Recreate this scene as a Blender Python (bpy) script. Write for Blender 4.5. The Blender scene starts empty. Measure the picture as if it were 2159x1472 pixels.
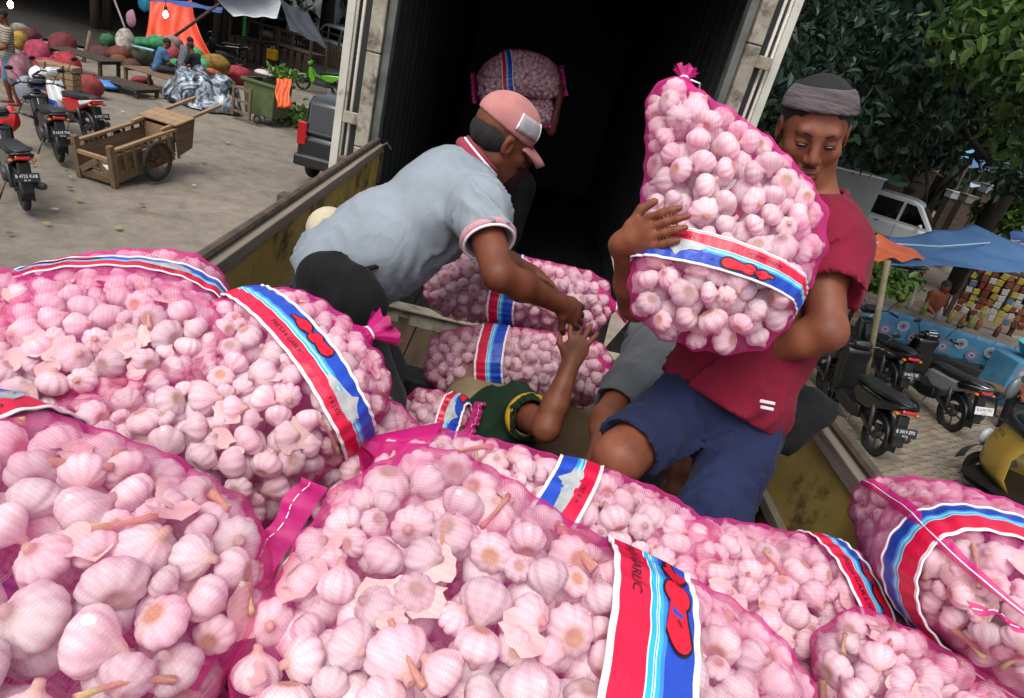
import bpy, math, random
import numpy as np
from math import radians, sin, cos, pi, sqrt, atan2
from mathutils import Vector, Matrix, noise as mnoise

# ---------------------------------------------------------------- camera, sky, sun, exposure
sc = bpy.context.scene
FPX, PW, PH = 1400.0, 2159.0, 1472.0            # focal length in photo pixels, photo size
TH, RO, YAW, CAMH = radians(24.6), radians(14.8), radians(3.76), 3.5
_fh = np.array([sin(YAW), cos(YAW), 0.0]); _r0 = np.array([cos(YAW), -sin(YAW), 0.0]); _z = np.array([0, 0, 1.0])
CF = _fh*cos(TH) - _z*sin(TH); _u0 = _fh*sin(TH) + _z*cos(TH)
CU = _u0*cos(RO) - _r0*sin(RO); CR = _r0*cos(RO) + _u0*sin(RO)
CAM = np.array([0, 0, CAMH])
cam_d = bpy.data.cameras.new('camera'); cam = bpy.data.objects.new('camera', cam_d); sc.collection.objects.link(cam)
M = Matrix.Identity(4)
for i in range(3):
    M[i][0], M[i][1], M[i][2], M[i][3] = CR[i], CU[i], -CF[i], CAM[i]
cam.matrix_world = M
cam_d.sensor_width = 36; cam_d.lens = 36*FPX/PW; cam_d.clip_start = .05; cam_d.clip_end = 500
sc.camera = cam
sc.render.resolution_x, sc.render.resolution_y = 1024, 698
sc.view_settings.view_transform = 'Standard'; sc.view_settings.look = 'None'; sc.view_settings.gamma = 1
sc.view_settings.use_curve_mapping = False
sc.view_settings.exposure = 0.80
sc.cycles.max_bounces = 8; sc.cycles.transparent_max_bounces = 24; sc.cycles.diffuse_bounces = 4
sc.cycles.glossy_bounces = 3; sc.cycles.transmission_bounces = 4
sc.cycles.sample_clamp_indirect = 6
SUN_EL, SUN_ROT = radians(58), radians(200)
world = bpy.data.worlds.new('World'); sc.world = world; world.use_nodes = True
wn = world.node_tree; bg = wn.nodes['Background']
sky = wn.nodes.new('ShaderNodeTexSky'); sky.sky_type = 'NISHITA'; sky.sun_disc = False
sky.sun_elevation = SUN_EL; sky.sun_rotation = SUN_ROT; sky.air_density = 1.0; sky.dust_density = 4.0; sky.ozone_density = 1.0
hs = wn.nodes.new('ShaderNodeHueSaturation'); hs.inputs['Saturation'].default_value = .35
wn.links.new(sky.outputs[0], hs.inputs['Color']); wn.links.new(hs.outputs[0], bg.inputs[0])
bg.inputs[1].default_value = 0.13
sun_d = bpy.data.lights.new('sun', 'SUN'); sun_d.energy = 1.1; sun_d.angle = radians(40); sun_d.color = (1, .95, .88)
sun = bpy.data.objects.new('sun', sun_d); sc.collection.objects.link(sun)
_sd = Vector((sin(SUN_ROT)*cos(SUN_EL), cos(SUN_ROT)*cos(SUN_EL), sin(SUN_EL)))   # towards the sun: behind the camera
sun.rotation_euler = _sd.to_track_quat('Z', 'Y').to_euler()

# ---------------------------------------------------------------- places from photo pixels
def ray(px, py): return CR*((px-PW/2)/FPX) - CU*((py-PH/2)/FPX) + CF
def D(px, py, d): return CAM + ray(px, py)*d                    # at camera depth d
def G(px, py, z=0.0):
    r = ray(px, py); return CAM + r*((z-CAMH)/r[2])             # on the plane at height z
def YP(px, py, y):
    r = ray(px, py); return CAM + r*(y/r[1])
def proj(P):
    q = np.asarray(P) - CAM; d = q @ CF
    return PW/2 + FPX*(q @ CR)/d, PH/2 - FPX*(q @ CU)/d, d
# ---------------------------------------------------------------- objects and names
COL = sc.collection
def link(o): COL.objects.link(o); return o
def tag(o, label=None, cat=None, group=None, kind=None):
    if label: o['label'] = label
    if cat: o['category'] = cat
    if group: o['group'] = group
    if kind: o['kind'] = kind
    return o
def thing(name, loc, label, cat, rz=0.0, group=None, M=None):
    o = bpy.data.objects.new(name, None); o.empty_display_size = .1; link(o)
    if M is not None: o.matrix_world = M
    else: o.location = tuple(loc); o.rotation_euler = (0, 0, rz)
    return tag(o, label, cat, group)
def put(name, mesh, parent=None, M=None):
    o = bpy.data.objects.new(name, mesh); link(o)
    if parent is not None: o.parent = parent
    if M is not None: o.matrix_local = M
    return o
def copy_tree(o, parent=None):
    c = o.copy(); link(c)
    if parent is not None: c.parent = parent
    for ch in list(o.children): copy_tree(ch, c)
    return c
def hexc(h):
    h = h.lstrip('#'); v = [int(h[i:i+2], 16)/255 for i in (0, 2, 4)]
    return tuple(x/12.92 if x <= .04045 else ((x+.055)/1.055)**2.4 for x in v)
# ---------------------------------------------------------------- materials
class NT:
    def __init__(s, name):
        s.m = bpy.data.materials.new(name); s.m.use_nodes = True; s.t = s.m.node_tree
        s.b = s.t.nodes['Principled BSDF']; s.out = s.t.nodes['Material Output']
    def n(s, typ, **kw):
        x = s.t.nodes.new(typ)
        for k, v in kw.items(): setattr(x, k, v)
        return x
    def l(s, a, b): s.t.links.new(a, b)
    def noise(s, scale, detail=4, rough=.55, vec=None, dist=0.0):
        x = s.n('ShaderNodeTexNoise'); x.inputs['Scale'].default_value = scale; x.inputs['Detail'].default_value = detail
        x.inputs['Roughness'].default_value = rough; x.inputs['Distortion'].default_value = dist
        if vec is not None: s.l(vec, x.inputs['Vector'])
        return x
    def ramp(s, fac, stops, interp='LINEAR'):
        x = s.n('ShaderNodeValToRGB'); cr = x.color_ramp; cr.interpolation = interp
        while len(cr.elements) < len(stops): cr.elements.new(.5)
        for e, (p, c) in zip(cr.elements, stops):
            e.position = p; e.color = tuple(c)[:3]+(1,) if hasattr(c, '__len__') else (c, c, c, 1)
        s.l(fac, x.inputs[0]); return x
    def mix(s, fac, a, b, mode='MIX'):
        x = s.n('ShaderNodeMix', data_type='RGBA', blend_type=mode)
        for v, i in ((fac, 0), (a, 6), (b, 7)):
            if hasattr(v, 'is_linked') or isinstance(v, bpy.types.NodeSocket): s.l(v, x.inputs[i])
            else: x.inputs[i].default_value = v if i == 0 else tuple(v)[:3]+(1,)
        return x.outputs[2]
    def coord(s, which='Object', scale=None):
        c = s.n('ShaderNodeTexCoord').outputs[which]
        if scale is None: return c
        mp = s.n('ShaderNodeMapping'); mp.inputs['Scale'].default_value = scale; s.l(c, mp.inputs[0]); return mp.outputs[0]
    def bump(s, h, strength=.3, dist=.01):
        x = s.n('ShaderNodeBump'); x.inputs['Strength'].default_value = strength; x.inputs['Distance'].default_value = dist
        s.l(h, x.inputs['Height']); s.l(x.outputs[0], s.b.inputs['Normal']); return x
_mats = {}
def mat(name, col, rough=.6, metal=0.0, col2=None, scale=6.0, stretch=None, bump=0.0, bscale=None, vary=0.0, spec=None, lo=.35, hi=.65, detail=5, alpha=None, coat=0, dirt=None):
    """Principled surface with a noise mix of two colours, optional grain bump, per-object variation, dirt spots."""
    if name in _mats: return _mats[name]
    t = NT(name); c1 = hexc(col) if isinstance(col, str) else col
    co = t.coord('Object', stretch)
    sock = None
    if col2 is not None:
        c2 = hexc(col2) if isinstance(col2, str) else col2
        nz = t.noise(scale, detail, .6, co)
        r = t.ramp(nz.outputs[0], [(lo, c1), (hi, c2)]); sock = r.outputs[0]
    else: t.b.inputs['Base Color'].default_value = c1+(1,)
    if dirt:
        dc, ds, dl, dh = dirt
        nz = t.noise(ds, 6, .65, co, .3); f = t.ramp(nz.outputs[0], [(dl, 0.0), (dh, 1.0)])
        sock = t.mix(f.outputs[0], sock if sock is not None else c1, hexc(dc))
    if vary:
        oi = t.n('ShaderNodeObjectInfo'); h = t.n('ShaderNodeHueSaturation')
        mr = t.n('ShaderNodeMapRange'); mr.inputs[3].default_value = 1-vary; mr.inputs[4].default_value = 1+vary
        t.l(oi.outputs['Random'], mr.inputs[0]); t.l(mr.outputs[0], h.inputs['Value'])
        if sock is not None: t.l(sock, h.inputs['Color'])
        else: h.inputs['Color'].default_value = c1+(1,)
        sock = h.outputs[0]
    if sock is not None: t.l(sock, t.b.inputs['Base Color'])
    t.b.inputs['Roughness'].default_value = rough; t.b.inputs['Metallic'].default_value = metal
    if spec is not None: t.b.inputs['Specular IOR Level'].default_value = spec
    if coat: t.b.inputs['Coat Weight'].default_value = coat; t.b.inputs['Coat Roughness'].default_value = .08
    if bump:
        nz = t.noise(bscale or scale*4, 6, .6, co); t.bump(nz.outputs[0], bump, .01)
    _mats[name] = t.m; return t.m
# ---------------------------------------------------------------- mesh building
def rotz(a): c, s = cos(a), sin(a); return np.array([[c, -s, 0], [s, c, 0], [0, 0, 1.]])
def rotx(a): c, s = cos(a), sin(a); return np.array([[1, 0, 0], [0, c, -s], [0, s, c.real]])
def roty(a): c, s = cos(a), sin(a); return np.array([[c, 0, s], [0, 1, 0], [-s, 0, c]])
def unit(v): v = np.asarray(v, float); return v/max(np.linalg.norm(v), 1e-9)
def frame(d, up=(0, 0, 1)):
    """matrix whose columns are x along d, y, z as near up as can be"""
    x = unit(d); u = np.asarray(up, float)
    if abs(x @ unit(u)) > .98: u = np.array([1., 0, 0]) if abs(x[0]) < .9 else np.array([0, 1., 0])
    y = unit(np.cross(u, x)); z = np.cross(x, y); return np.column_stack([x, y, z])
class MB:
    def __init__(s): s.v = []; s.f = []; s.n = 0
    def add(s, v, f):
        v = np.asarray(v, float).reshape(-1, 3); s.v.append(v); b = s.n
        s.f.extend([tuple(int(i)+b for i in q) for q in f]); s.n += len(v); return s
    def box(s, c, size, R=None):
        h = np.asarray(size, float)/2
        v = np.array([[x, y, z] for x in (-1, 1) for y in (-1, 1) for z in (-1, 1)])*h
        if R is not None: v = v @ np.asarray(R).T
        return s.add(v+np.asarray(c, float), [(0, 1, 3, 2), (4, 6, 7, 5), (0, 4, 5, 1), (2, 3, 7, 6), (0, 2, 6, 4), (1, 5, 7, 3)])
    def beam(s, p, q, w, t, up=(0, 0, 1)):
        p = np.asarray(p, float); q = np.asarray(q, float)
        return s.box((p+q)/2, (np.linalg.norm(q-p), w, t), frame(q-p, up))
    def tube(s, pts, r, n=8, caps=True, closed=False, sq=None):
        P = np.asarray(pts, float); m = len(P); r = np.broadcast_to(np.asarray(r, float), (m,))
        T = np.gradient(P, axis=0) if not closed else np.roll(P, -1, 0)-np.roll(P, 1, 0)
        F0 = frame(T[0]); u = F0[:, 1]; rings = []
        for i in range(m):
            t = unit(T[i]); u = unit(u-t*(u @ t)); w = np.cross(t, u)
            a = np.arange(n)*2*pi/n
            off = np.outer(np.cos(a), u)*r[i]+np.outer(np.sin(a), w)*r[i]*(sq or 1)
            rings.append(P[i]+off)
        f = []
        for i in range(m if closed else m-1):
            j = (i+1) % m
            for k in range(n): f.append((i*n+k, i*n+(k+1) % n, j*n+(k+1) % n, j*n+k))
        if caps and not closed: f += [tuple(range(n))[::-1], tuple((m-1)*n+k for k in range(n))]
        return s.add(np.vstack(rings), f)
    def lathe(s, prof, n=16, R=None, c=(0, 0, 0)):
        v = []; f = []; m = len(prof)
        for r, z in prof:
            for k in range(n): v.append((r*cos(2*pi*k/n), r*sin(2*pi*k/n), z))
        for i in range(m-1):
            for k in range(n): f.append((i*n+k, i*n+(k+1) % n, (i+1)*n+(k+1) % n, (i+1)*n+k))
        f += [tuple(range(n))[::-1], tuple((m-1)*n+k for k in range(n))]
        v = np.array(v)
        if R is not None: v = v @ np.asarray(R).T
        return s.add(v+np.asarray(c, float), f)
    def ell(s, c, rad, R=None, n=12, m=8, jit=0, seed=0):
        prof = [(max(sin(pi*i/m), 1e-3), -cos(pi*i/m)) for i in range(m+1)]
        b = MB().lathe(prof, n); v = b.v[0]
        if jit:
            rs = np.random.RandomState(seed); ph = rs.rand(6)*6
            v = v*(1+jit*(np.sin(v[:, 0]*3+ph[0])*np.sin(v[:, 1]*4+ph[1])+.6*np.sin(v[:, 2]*6+ph[2]+v[:, 0]*5)))[:, None]
        v = v*np.asarray(rad, float)
        if R is not None: v = v @ np.asarray(R).T
        return s.add(v+np.asarray(c, float), b.f)
    def grid(s, P, wrap=False, flip=False):
        P = np.asarray(P, float); a, b = P.shape[:2]; f = []
        for i in range(a-1):
            for j in range(b if wrap else b-1):
                k = (j+1) % b; q = (i*b+j, i*b+k, (i+1)*b+k, (i+1)*b+j); f.append(q[::-1] if flip else q)
        return s.add(P.reshape(-1, 3), f)
    def prism(s, poly, depth, R=None, c=(0, 0, 0)):
        """2-D outline in local x,z extruded along y by depth (centred)"""
        p = np.asarray(poly, float); n = len(p)
        v = np.vstack([np.column_stack([p[:, 0], np.full(n, sg*depth/2), p[:, 1]]) for sg in (-1, 1)])
        if R is not None: v = v @ np.asarray(R).T
        f = [tuple(range(n)), tuple(range(2*n-1, n-1, -1))]+[(i, n+i, n+(i+1) % n, (i+1) % n) for i in range(n)]
        return s.add(v+np.asarray(c, float), f)
    def torus(s, c, R, r, axis=(0, 1, 0), n=28, k=8, sq=1.0):
        F = frame(axis); a = np.arange(n)*2*pi/n
        return s.tube([np.asarray(c)+F[:, 1]*R*cos(x)+F[:, 2]*R*sin(x) for x in a], r, k, closed=True, sq=sq)
    def mesh(s, name, m, smooth=False):
        me = bpy.data.meshes.new(name); me.from_pydata(np.vstack(s.v).tolist(), [], s.f)
        if m is not None:
            for q in (m if isinstance(m, (list, tuple)) else [m]): me.materials.append(q)
        if smooth: me.polygons.foreach_set('use_smooth', [True]*len(me.polygons))
        me.update(); return me
    def build(s, name, m, parent=None, smooth=False, bev=0, M=None, thick=0, auto=None):
        o = put(name, s.mesh(name, m, smooth or auto is not None), parent, M)
        if thick:
            x = o.modifiers.new('thick', 'SOLIDIFY'); x.thickness = thick; x.offset = 0
        if bev:
            x = o.modifiers.new('bevel', 'BEVEL'); x.width = bev; x.segments = 2; x.limit_method = 'ANGLE'; x.angle_limit = radians(40)
        if auto is not None: o.data.set_sharp_from_angle(angle=radians(auto))
        return o
def blob_noise(P, f, seed=0):
    """cheap smooth pseudo-noise in numpy, about -1..1"""
    rs = np.random.RandomState(seed); o = np.zeros(P.shape[:-1])
    for k in range(5):
        d = rs.randn(3); d = d/np.linalg.norm(d)*f*(.6+.35*k); o = o+np.sin(P @ d+rs.rand()*6.28)/(1+.4*k)
    return o/2.6
# ---------------------------------------------------------------- signed distance bodies
def surface_nets(F, ax):
    X, Y, Z = ax; ins = F < 0; nx, ny, nz = F.shape
    def c(a, i, j, k): return a[i:nx-1+i, j:ny-1+j, k:nz-1+k]
    cnt = sum(c(ins, i, j, k).astype(np.int8) for i in (0, 1) for j in (0, 1) for k in (0, 1))
    mixed = (cnt > 0) & (cnt < 8); idx = np.full(mixed.shape, -1, np.int64); ii = np.argwhere(mixed); idx[mixed] = np.arange(len(ii))
    acc = np.zeros((len(ii), 3)); w = np.zeros(len(ii)); I, J, K = ii.T
    corners = [(i, j, k) for i in (0, 1) for j in (0, 1) for k in (0, 1)]
    for a in corners:
        for d in range(3):
            if a[d]: continue
            b = list(a); b[d] = 1
            fa = F[I+a[0], J+a[1], K+a[2]]; fb = F[I+b[0], J+b[1], K+b[2]]
            cr = (fa < 0) != (fb < 0); t = np.where(cr, fa/np.where(cr, fa-fb, 1), 0)
            pa = np.column_stack([X[I+a[0]], Y[J+a[1]], Z[K+a[2]]]); pb = np.column_stack([X[I+b[0]], Y[J+b[1]], Z[K+b[2]]])
            acc += np.where(cr[:, None], pa+(pb-pa)*t[:, None], 0); w += cr
    V = acc/w[:, None]; quads = []
    for d in range(3):
        s0 = [slice(1, -1)]*3; s0[d] = slice(0, -1); s1 = [slice(1, -1)]*3; s1[d] = slice(1, None)
        A = ins[tuple(s0)]; B = ins[tuple(s1)]
        e = np.argwhere(A != B)
        if not len(e): continue
        off = np.ones(3, int); off[d] = 0; e = e+off
        u, v = [(1, 2), (2, 0), (0, 1)][d]
        def cell(du, dv):
            q = e.copy(); q[:, u] -= du; q[:, v] -= dv; return idx[q[:, 0], q[:, 1], q[:, 2]]
        q = np.column_stack([cell(1, 1), cell(0, 1), cell(0, 0), cell(1, 0)])
        fl = ~ins[e[:, 0], e[:, 1], e[:, 2]]; q[fl] = q[fl][:, ::-1]
        quads.append(q)
    return V, np.vstack(quads)
def cap(a, b, ra, rb=None, k=.015, op='add'): return dict(t='c', a=np.asarray(a, float), b=np.asarray(b, float), ra=ra, rb=ra if rb is None else rb, k=k, op=op)
def ell(c, r, R=None, k=.015, op='add'): return dict(t='e', c=np.asarray(c, float), r=np.asarray(r, float), R=np.eye(3) if R is None else np.asarray(R), k=k, op=op)
def cut(p, n, k=.004): return dict(t='p', c=np.asarray(p, float), nrm=unit(n), k=k, op='cut')      # keeps the side n points away from
def chain(pts, rs, k=.015): return [cap(pts[i], pts[i+1], rs[i], rs[i+1], k) for i in range(len(pts)-1)]
def sdf_mesh(prims, h=.01, fine=(), pad=.03, wrinkle=None):
    lo = np.full(3, 1e9); hi = -lo
    for p in prims:
        if p['op'] != 'add': continue
        if p['t'] == 'c':
            r = max(p['ra'], p['rb']); lo = np.minimum(lo, np.minimum(p['a'], p['b'])-r); hi = np.maximum(hi, np.maximum(p['a'], p['b'])+r)
        else:
            e = np.sqrt(((p['R']*p['r'])**2).sum(1)); lo = np.minimum(lo, p['c']-e); hi = np.maximum(hi, p['c']+e)
    lo -= pad; hi += pad; ax = []
    for d in range(3):
        x = lo[d]; a = []
        while x < hi[d]:
            a.append(x); st = h
            for (fl, fh_, hf) in fine:
                if fl[d]-h < x < fh_[d]+h: st = min(st, hf)
            x += st
        a.append(x); ax.append(np.array(a))
    X, Y, Z = ax; F = np.full((len(X), len(Y), len(Z)), .2, np.float32)
    def crease():
        band = np.argwhere(np.abs(F) < .05)
        P = np.column_stack([X[band[:, 0]], Y[band[:, 1]], Z[band[:, 2]]])
        F[band[:, 0], band[:, 1], band[:, 2]] += wrinkle(P).astype(np.float32)
    todo = wrinkle is not None
    for p in prims:
        if todo and p['op'] != 'add': crease(); todo = False
        k = p['k']; m = 3*h+2*k+.02
        if p['t'] == 'c': r = max(p['ra'], p['rb']); l = np.minimum(p['a'], p['b'])-r-m; g = np.maximum(p['a'], p['b'])+r+m
        elif p['t'] == 'e':
            e = np.sqrt(((p['R']*p['r'])**2).sum(1)); l = p['c']-e-m; g = p['c']+e+m
        else: l = lo-1; g = hi+1
        s = tuple(slice(max(np.searchsorted(A, l[d])-1, 0), np.searchsorted(A, g[d])+1) for d, A in enumerate(ax))
        x = X[s[0]][:, None, None]; y = Y[s[1]][None, :, None]; z = Z[s[2]][None, None, :]
        if p['t'] == 'c':
            ab = p['b']-p['a']; L = ab @ ab+1e-12
            t = np.clip(((x-p['a'][0])*ab[0]+(y-p['a'][1])*ab[1]+(z-p['a'][2])*ab[2])/L, 0, 1)
            d = np.sqrt((x-p['a'][0]-t*ab[0])**2+(y-p['a'][1]-t*ab[1])**2+(z-p['a'][2]-t*ab[2])**2)-(p['ra']+(p['rb']-p['ra'])*t)
        elif p['t'] == 'e':
            q = [((x-p['c'][0])*p['R'][0, i]+(y-p['c'][1])*p['R'][1, i]+(z-p['c'][2])*p['R'][2, i]) for i in range(3)]
            k0 = np.sqrt(sum((q[i]/p['r'][i])**2 for i in range(3))); k1 = np.sqrt(sum((q[i]/p['r'][i]**2)**2 for i in range(3)))+1e-9
            d = k0*(k0-1)/k1; d = np.where(k0 < .2, -p['r'].min(), d)
        else: d = (x-p['c'][0])*p['nrm'][0]+(y-p['c'][1])*p['nrm'][1]+(z-p['c'][2])*p['nrm'][2]
        f = F[s]
        if p['op'] == 'add':
            hh = np.maximum(k-np.abs(f-d), 0)/k; F[s] = np.minimum(f, d)-hh*hh*k/4
        elif p['op'] == 'cut':
            F[s] = np.maximum(f, d)
        else:
            d = -d; hh = np.maximum(k-np.abs(f-d), 0)/k; F[s] = np.maximum(f, d)+hh*hh*k/4
    if todo: crease()
    return surface_nets(F, ax)
def sdf_obj(name, prims, m, parent=None, h=.01, fine=(), wrinkle=None):
    V, Q = sdf_mesh(prims, h, fine, wrinkle=wrinkle)
    if parent is not None: V = V-np.array(parent.location)
    me = bpy.data.meshes.new(name); me.from_pydata(V.tolist(), [], Q.tolist())
    me.materials.append(m); me.polygons.foreach_set('use_smooth', [True]*len(me.polygons)); me.update()
    return put(name, me, parent)
def folds(dirv, freq, amp, seed=0):
    """cloth folds: ridges running along dirv"""
    d = unit(dirv); a = frame(d); sc_ = np.array([.14, 1, 1])
    amp = amp*2.6; freq = freq*1.35
    def w(P):
        q = (P @ a)*sc_*freq
        return amp*(np.minimum(np.abs(np.sin(.55*q[:, 2]+.45*q[:, 1]+.9*np.sin(q[:, 1]*.5+q[:, 0]*1.6+seed)+blob_noise(q, .7, seed)*1.3)), .8)-.5)*(.6+.55*blob_noise(P, freq*.12, seed+5))+amp*.16*blob_noise(P, freq*.5, seed+3)
    return w
# ---------------------------------------------------------------- garlic and net materials
def m_garlic():
    t = NT('garlic_skin'); co = t.coord('Object', (1, 1, .18)); oi = t.n('ShaderNodeObjectInfo')
    at = t.n('ShaderNodeAttribute', attribute_name='tan')
    nz = t.noise(95, 5, .65, co); st = t.ramp(nz.outputs[0], [(.3, hexc('c9aeb3')), (.46, hexc('ebdee1')), (.7, hexc('f3ecee'))])
    n2 = t.noise(22, 4, .6, t.coord('Object')); pt = t.ramp(n2.outputs[0], [(.52, 0.0), (.72, .5)])
    a = t.mix(pt.outputs[0], st.outputs[0], hexc('c9a17e'))
    tn = t.ramp(t.noise(60, 5, .7, t.coord('Object')).outputs[0], [(.3, hexc('92725a')), (.7, hexc('d8c3aa'))])
    a = t.mix(at.outputs['Fac'], a, tn.outputs[0])
    h = t.n('ShaderNodeHueSaturation'); mr = t.n('ShaderNodeMapRange'); mr.inputs[3].default_value = .72; mr.inputs[4].default_value = 1.06; mh = t.n('ShaderNodeMapRange'); mh.inputs[3].default_value = .55; mh.inputs[4].default_value = 1.35; t.l(t.n('ShaderNodeObjectInfo').outputs['Random'], mh.inputs[0]); t.l(mh.outputs[0], h.inputs['Saturation'])
    t.l(oi.outputs['Random'], mr.inputs[0]); t.l(mr.outputs[0], h.inputs['Value']); t.l(a, h.inputs['Color'])
    t.l(h.outputs[0], t.b.inputs['Base Color']); t.b.inputs['Roughness'].default_value = .62; t.b.inputs['Specular IOR Level'].default_value = .28
    t.bump(t.noise(130, 5, .6, co).outputs[0], .35, .004); return t.m
def m_net(name, col, lo, hi, weave=True):
    """woven plastic net: open at right angles, closing up as it is seen aslant"""
    t = NT(name); t.t.nodes.remove(t.b)
    df = t.n('ShaderNodeBsdfDiffuse'); tl = t.n('ShaderNodeBsdfTranslucent'); gl = t.n('ShaderNodeBsdfGlossy'); gl.inputs['Roughness'].default_value = .5
    tr = t.n('ShaderNodeBsdfTransparent')
    c = hexc(col); nz = t.noise(14, 4, .6, t.coord('Object')); cr = t.ramp(nz.outputs[0], [(.3, tuple(x*.8 for x in c)), (.7, tuple(min(1, x*1.1+.012) for x in c))])
    for x in (df, tl): t.l(cr.outputs[0], x.inputs['Color'])
    gl.inputs['Color'].default_value = (1, .8, .9, 1)
    a = t.n('ShaderNodeMixShader'); a.inputs[0].default_value = .45; t.l(df.outputs[0], a.inputs[1]); t.l(tl.outputs[0], a.inputs[2])
    b = t.n('ShaderNodeMixShader'); b.inputs[0].default_value = .035; t.l(a.outputs[0], b.inputs[1]); t.l(gl.outputs[0], b.inputs[2])
    lw = t.n('ShaderNodeLayerWeight'); lw.inputs['Blend'].default_value = .5
    pw = t.n('ShaderNodeMath', operation='POWER'); t.l(lw.outputs['Facing'], pw.inputs[0]); pw.inputs[1].default_value = 1.75
    mr = t.n('ShaderNodeMapRange'); t.l(pw.outputs[0], mr.inputs[0]); mr.inputs[3].default_value = lo; mr.inputs[4].default_value = hi
    fac = mr.outputs[0]
    if weave:
        uv = t.n('ShaderNodeUVMap'); sp = t.n('ShaderNodeSeparateXYZ'); t.l(uv.outputs[0], sp.inputs[0]); mx = None
        for ax in (0, 1):
            s = t.n('ShaderNodeMath', operation='SINE'); m = t.n('ShaderNodeMath', operation='MULTIPLY'); m.inputs[1].default_value = 2*pi/.0036
            t.l(sp.outputs[ax], m.inputs[0]); t.l(m.outputs[0], s.inputs[0])
            if mx is None: mx = s
            else:
                q = t.n('ShaderNodeMath', operation='MAXIMUM'); t.l(mx.outputs[0], q.inputs[0]); t.l(s.outputs[0], q.inputs[1]); mx = q
        n2 = t.noise(9, 3, .5, t.coord('Object'))
        k = t.n('ShaderNodeMath', operation='MULTIPLY_ADD'); t.l(mx.outputs[0], k.inputs[0]); k.inputs[1].default_value = .085; t.l(fac, k.inputs[2])
        k2 = t.n('ShaderNodeMath', operation='MULTIPLY_ADD'); t.l(n2.outputs[0], k2.inputs[0]); k2.inputs[1].default_value = .34; k2.inputs[2].default_value = -.20
        k3 = t.n('ShaderNodeMath', operation='ADD', use_clamp=True); t.l(k.outputs[0], k3.inputs[0]); t.l(k2.outputs[0], k3.inputs[1]); fac = k3.outputs[0]
    o = t.n('ShaderNodeMixShader'); t.l(fac, o.inputs[0]); t.l(tr.outputs[0], o.inputs[1]); t.l(b.outputs[0], o.inputs[2])
    t.l(o.outputs[0], t.out.inputs['Surface']); return t.m
def m_band():
    """printed woven band: stripes across its width (UV y), print wear"""
    t = NT('printed_band'); uv = t.n('ShaderNodeUVMap'); sp = t.n('ShaderNodeSeparateXYZ'); t.l(uv.outputs[0], sp.inputs[0])
    W = hexc('ece8ea'); R = hexc('d0103f'); B = hexc('1d46b4'); Cy = hexc('2fb1e0'); LB = hexc('3f82d8')
    st = [(0, W), (.055, R), (.40, W), (.415, Cy), (.475, W), (.482, Cy), (.50, W), (.508, Cy), (.555, LB), (.60, B), (.945, W)]
    r = t.ramp(sp.outputs[1], st, 'CONSTANT')
    nz = t.noise(18, 5, .6, t.coord('Object')); v = t.ramp(nz.outputs[0], [(.25, .82), (.75, 1.05)])
    t.l(t.mix(1.0, r.outputs[0], v.outputs[0], 'MULTIPLY'), t.b.inputs['Base Color'])
    t.b.inputs['Roughness'].default_value = .38
    t.bump(t.noise(40, 4, .6, t.coord('Object')).outputs[0], .5, .006); return t.m
GARLIC = m_garlic()
NET = m_net('pink_net', 'e6429a', .145, .84); NETD = m_net('bunched_pink_net', 'f01c96', .66, .97, False)
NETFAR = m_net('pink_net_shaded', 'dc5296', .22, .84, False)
BAND = m_band()
HUSK = mat('garlic_husk', 'cfb8aa', .75, col2='e8dad2', scale=30, vary=.14, bump=.4)
STALK = mat('garlic_stalk', 'b8936c', .75, col2='d3b491', scale=40, stretch=(1, 1, .15), vary=.15, bump=.5)
INK = mat('black_print', '140f14', .5); LOGO = mat('red_print', 'd4072c', .42); GREYP = mat('silver_print', 'b9bcbd', .4, col2='8f9496', scale=25)
THREAD = mat('white_thread', 'e6dfe2', .7); REDTHREAD = mat('red_thread', 'a8152c', .6)
# ---------------------------------------------------------------- garlic bulb, stalk and husk meshes (shared by every sack)
def bulb_mesh(seed, nth=44, nph=13):
    rs = np.random.RandomState(seed); lob = rs.randint(6, 11)
    prof = np.array([(.001, -.70), (.24, -.72), (.31, -.75), (.55, -.69), (.86, -.45), (1.0, -.08), (.97, .22), (.78, .52), (.52, .72), (.31, .86), (.21, .98+.08*rs.rand()), (.17, 1.10+.22*rs.rand()), (.001, 1.12+.22*rs.rand())])
    prof[:, 1] *= .80+.16*rs.rand(); a = np.arange(nth)*2*pi/nth; ph = rs.rand()*6; bend = (rs.rand(2)-.5)*.7; sq = .88+.2*rs.rand()
    v = []; tan = []
    for i, (r, z) in enumerate(prof):
        amp = (.06+.07*rs.rand())*np.interp(i, [0, 2, 4, 6, 8, 11], [0, .3, 1, .9, .6, .2])
        rr = r*(1-amp+2*amp*np.abs(np.cos((a*lob+ph)/2))**.55*(.9+.2*np.sin(a*2+ph)))
        x = rr*np.cos(a)+bend[0]*max(z-.5, 0)**1.3; y = rr*np.sin(a)*sq+bend[1]*max(z-.5, 0)**1.3
        v += list(zip(x, y, np.full(nth, z))); cre = .30*(1-np.abs(np.cos((a*lob+ph)/2)))**2*(2 < i < 9); tan += list(([1. if i <= 2 else .15 if i == 3 else .0 if i < 9 else .35 if i == 9 else .8][0]+cre))
    f = [(i*nth+k, i*nth+(k+1) % nth, (i+1)*nth+(k+1) % nth, (i+1)*nth+k) for i in range(len(prof)-1) for k in range(nth)]
    me = bpy.data.meshes.new('garlic_bulb'); me.from_pydata(v, [], f); me.materials.append(GARLIC)
    at = me.attributes.new('tan', 'FLOAT', 'POINT'); at.data.foreach_set('value', tan)
    me.polygons.foreach_set('use_smooth', [True]*len(f)); me.update(); return me
BULBS = [bulb_mesh(i) for i in range(9)]
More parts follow.
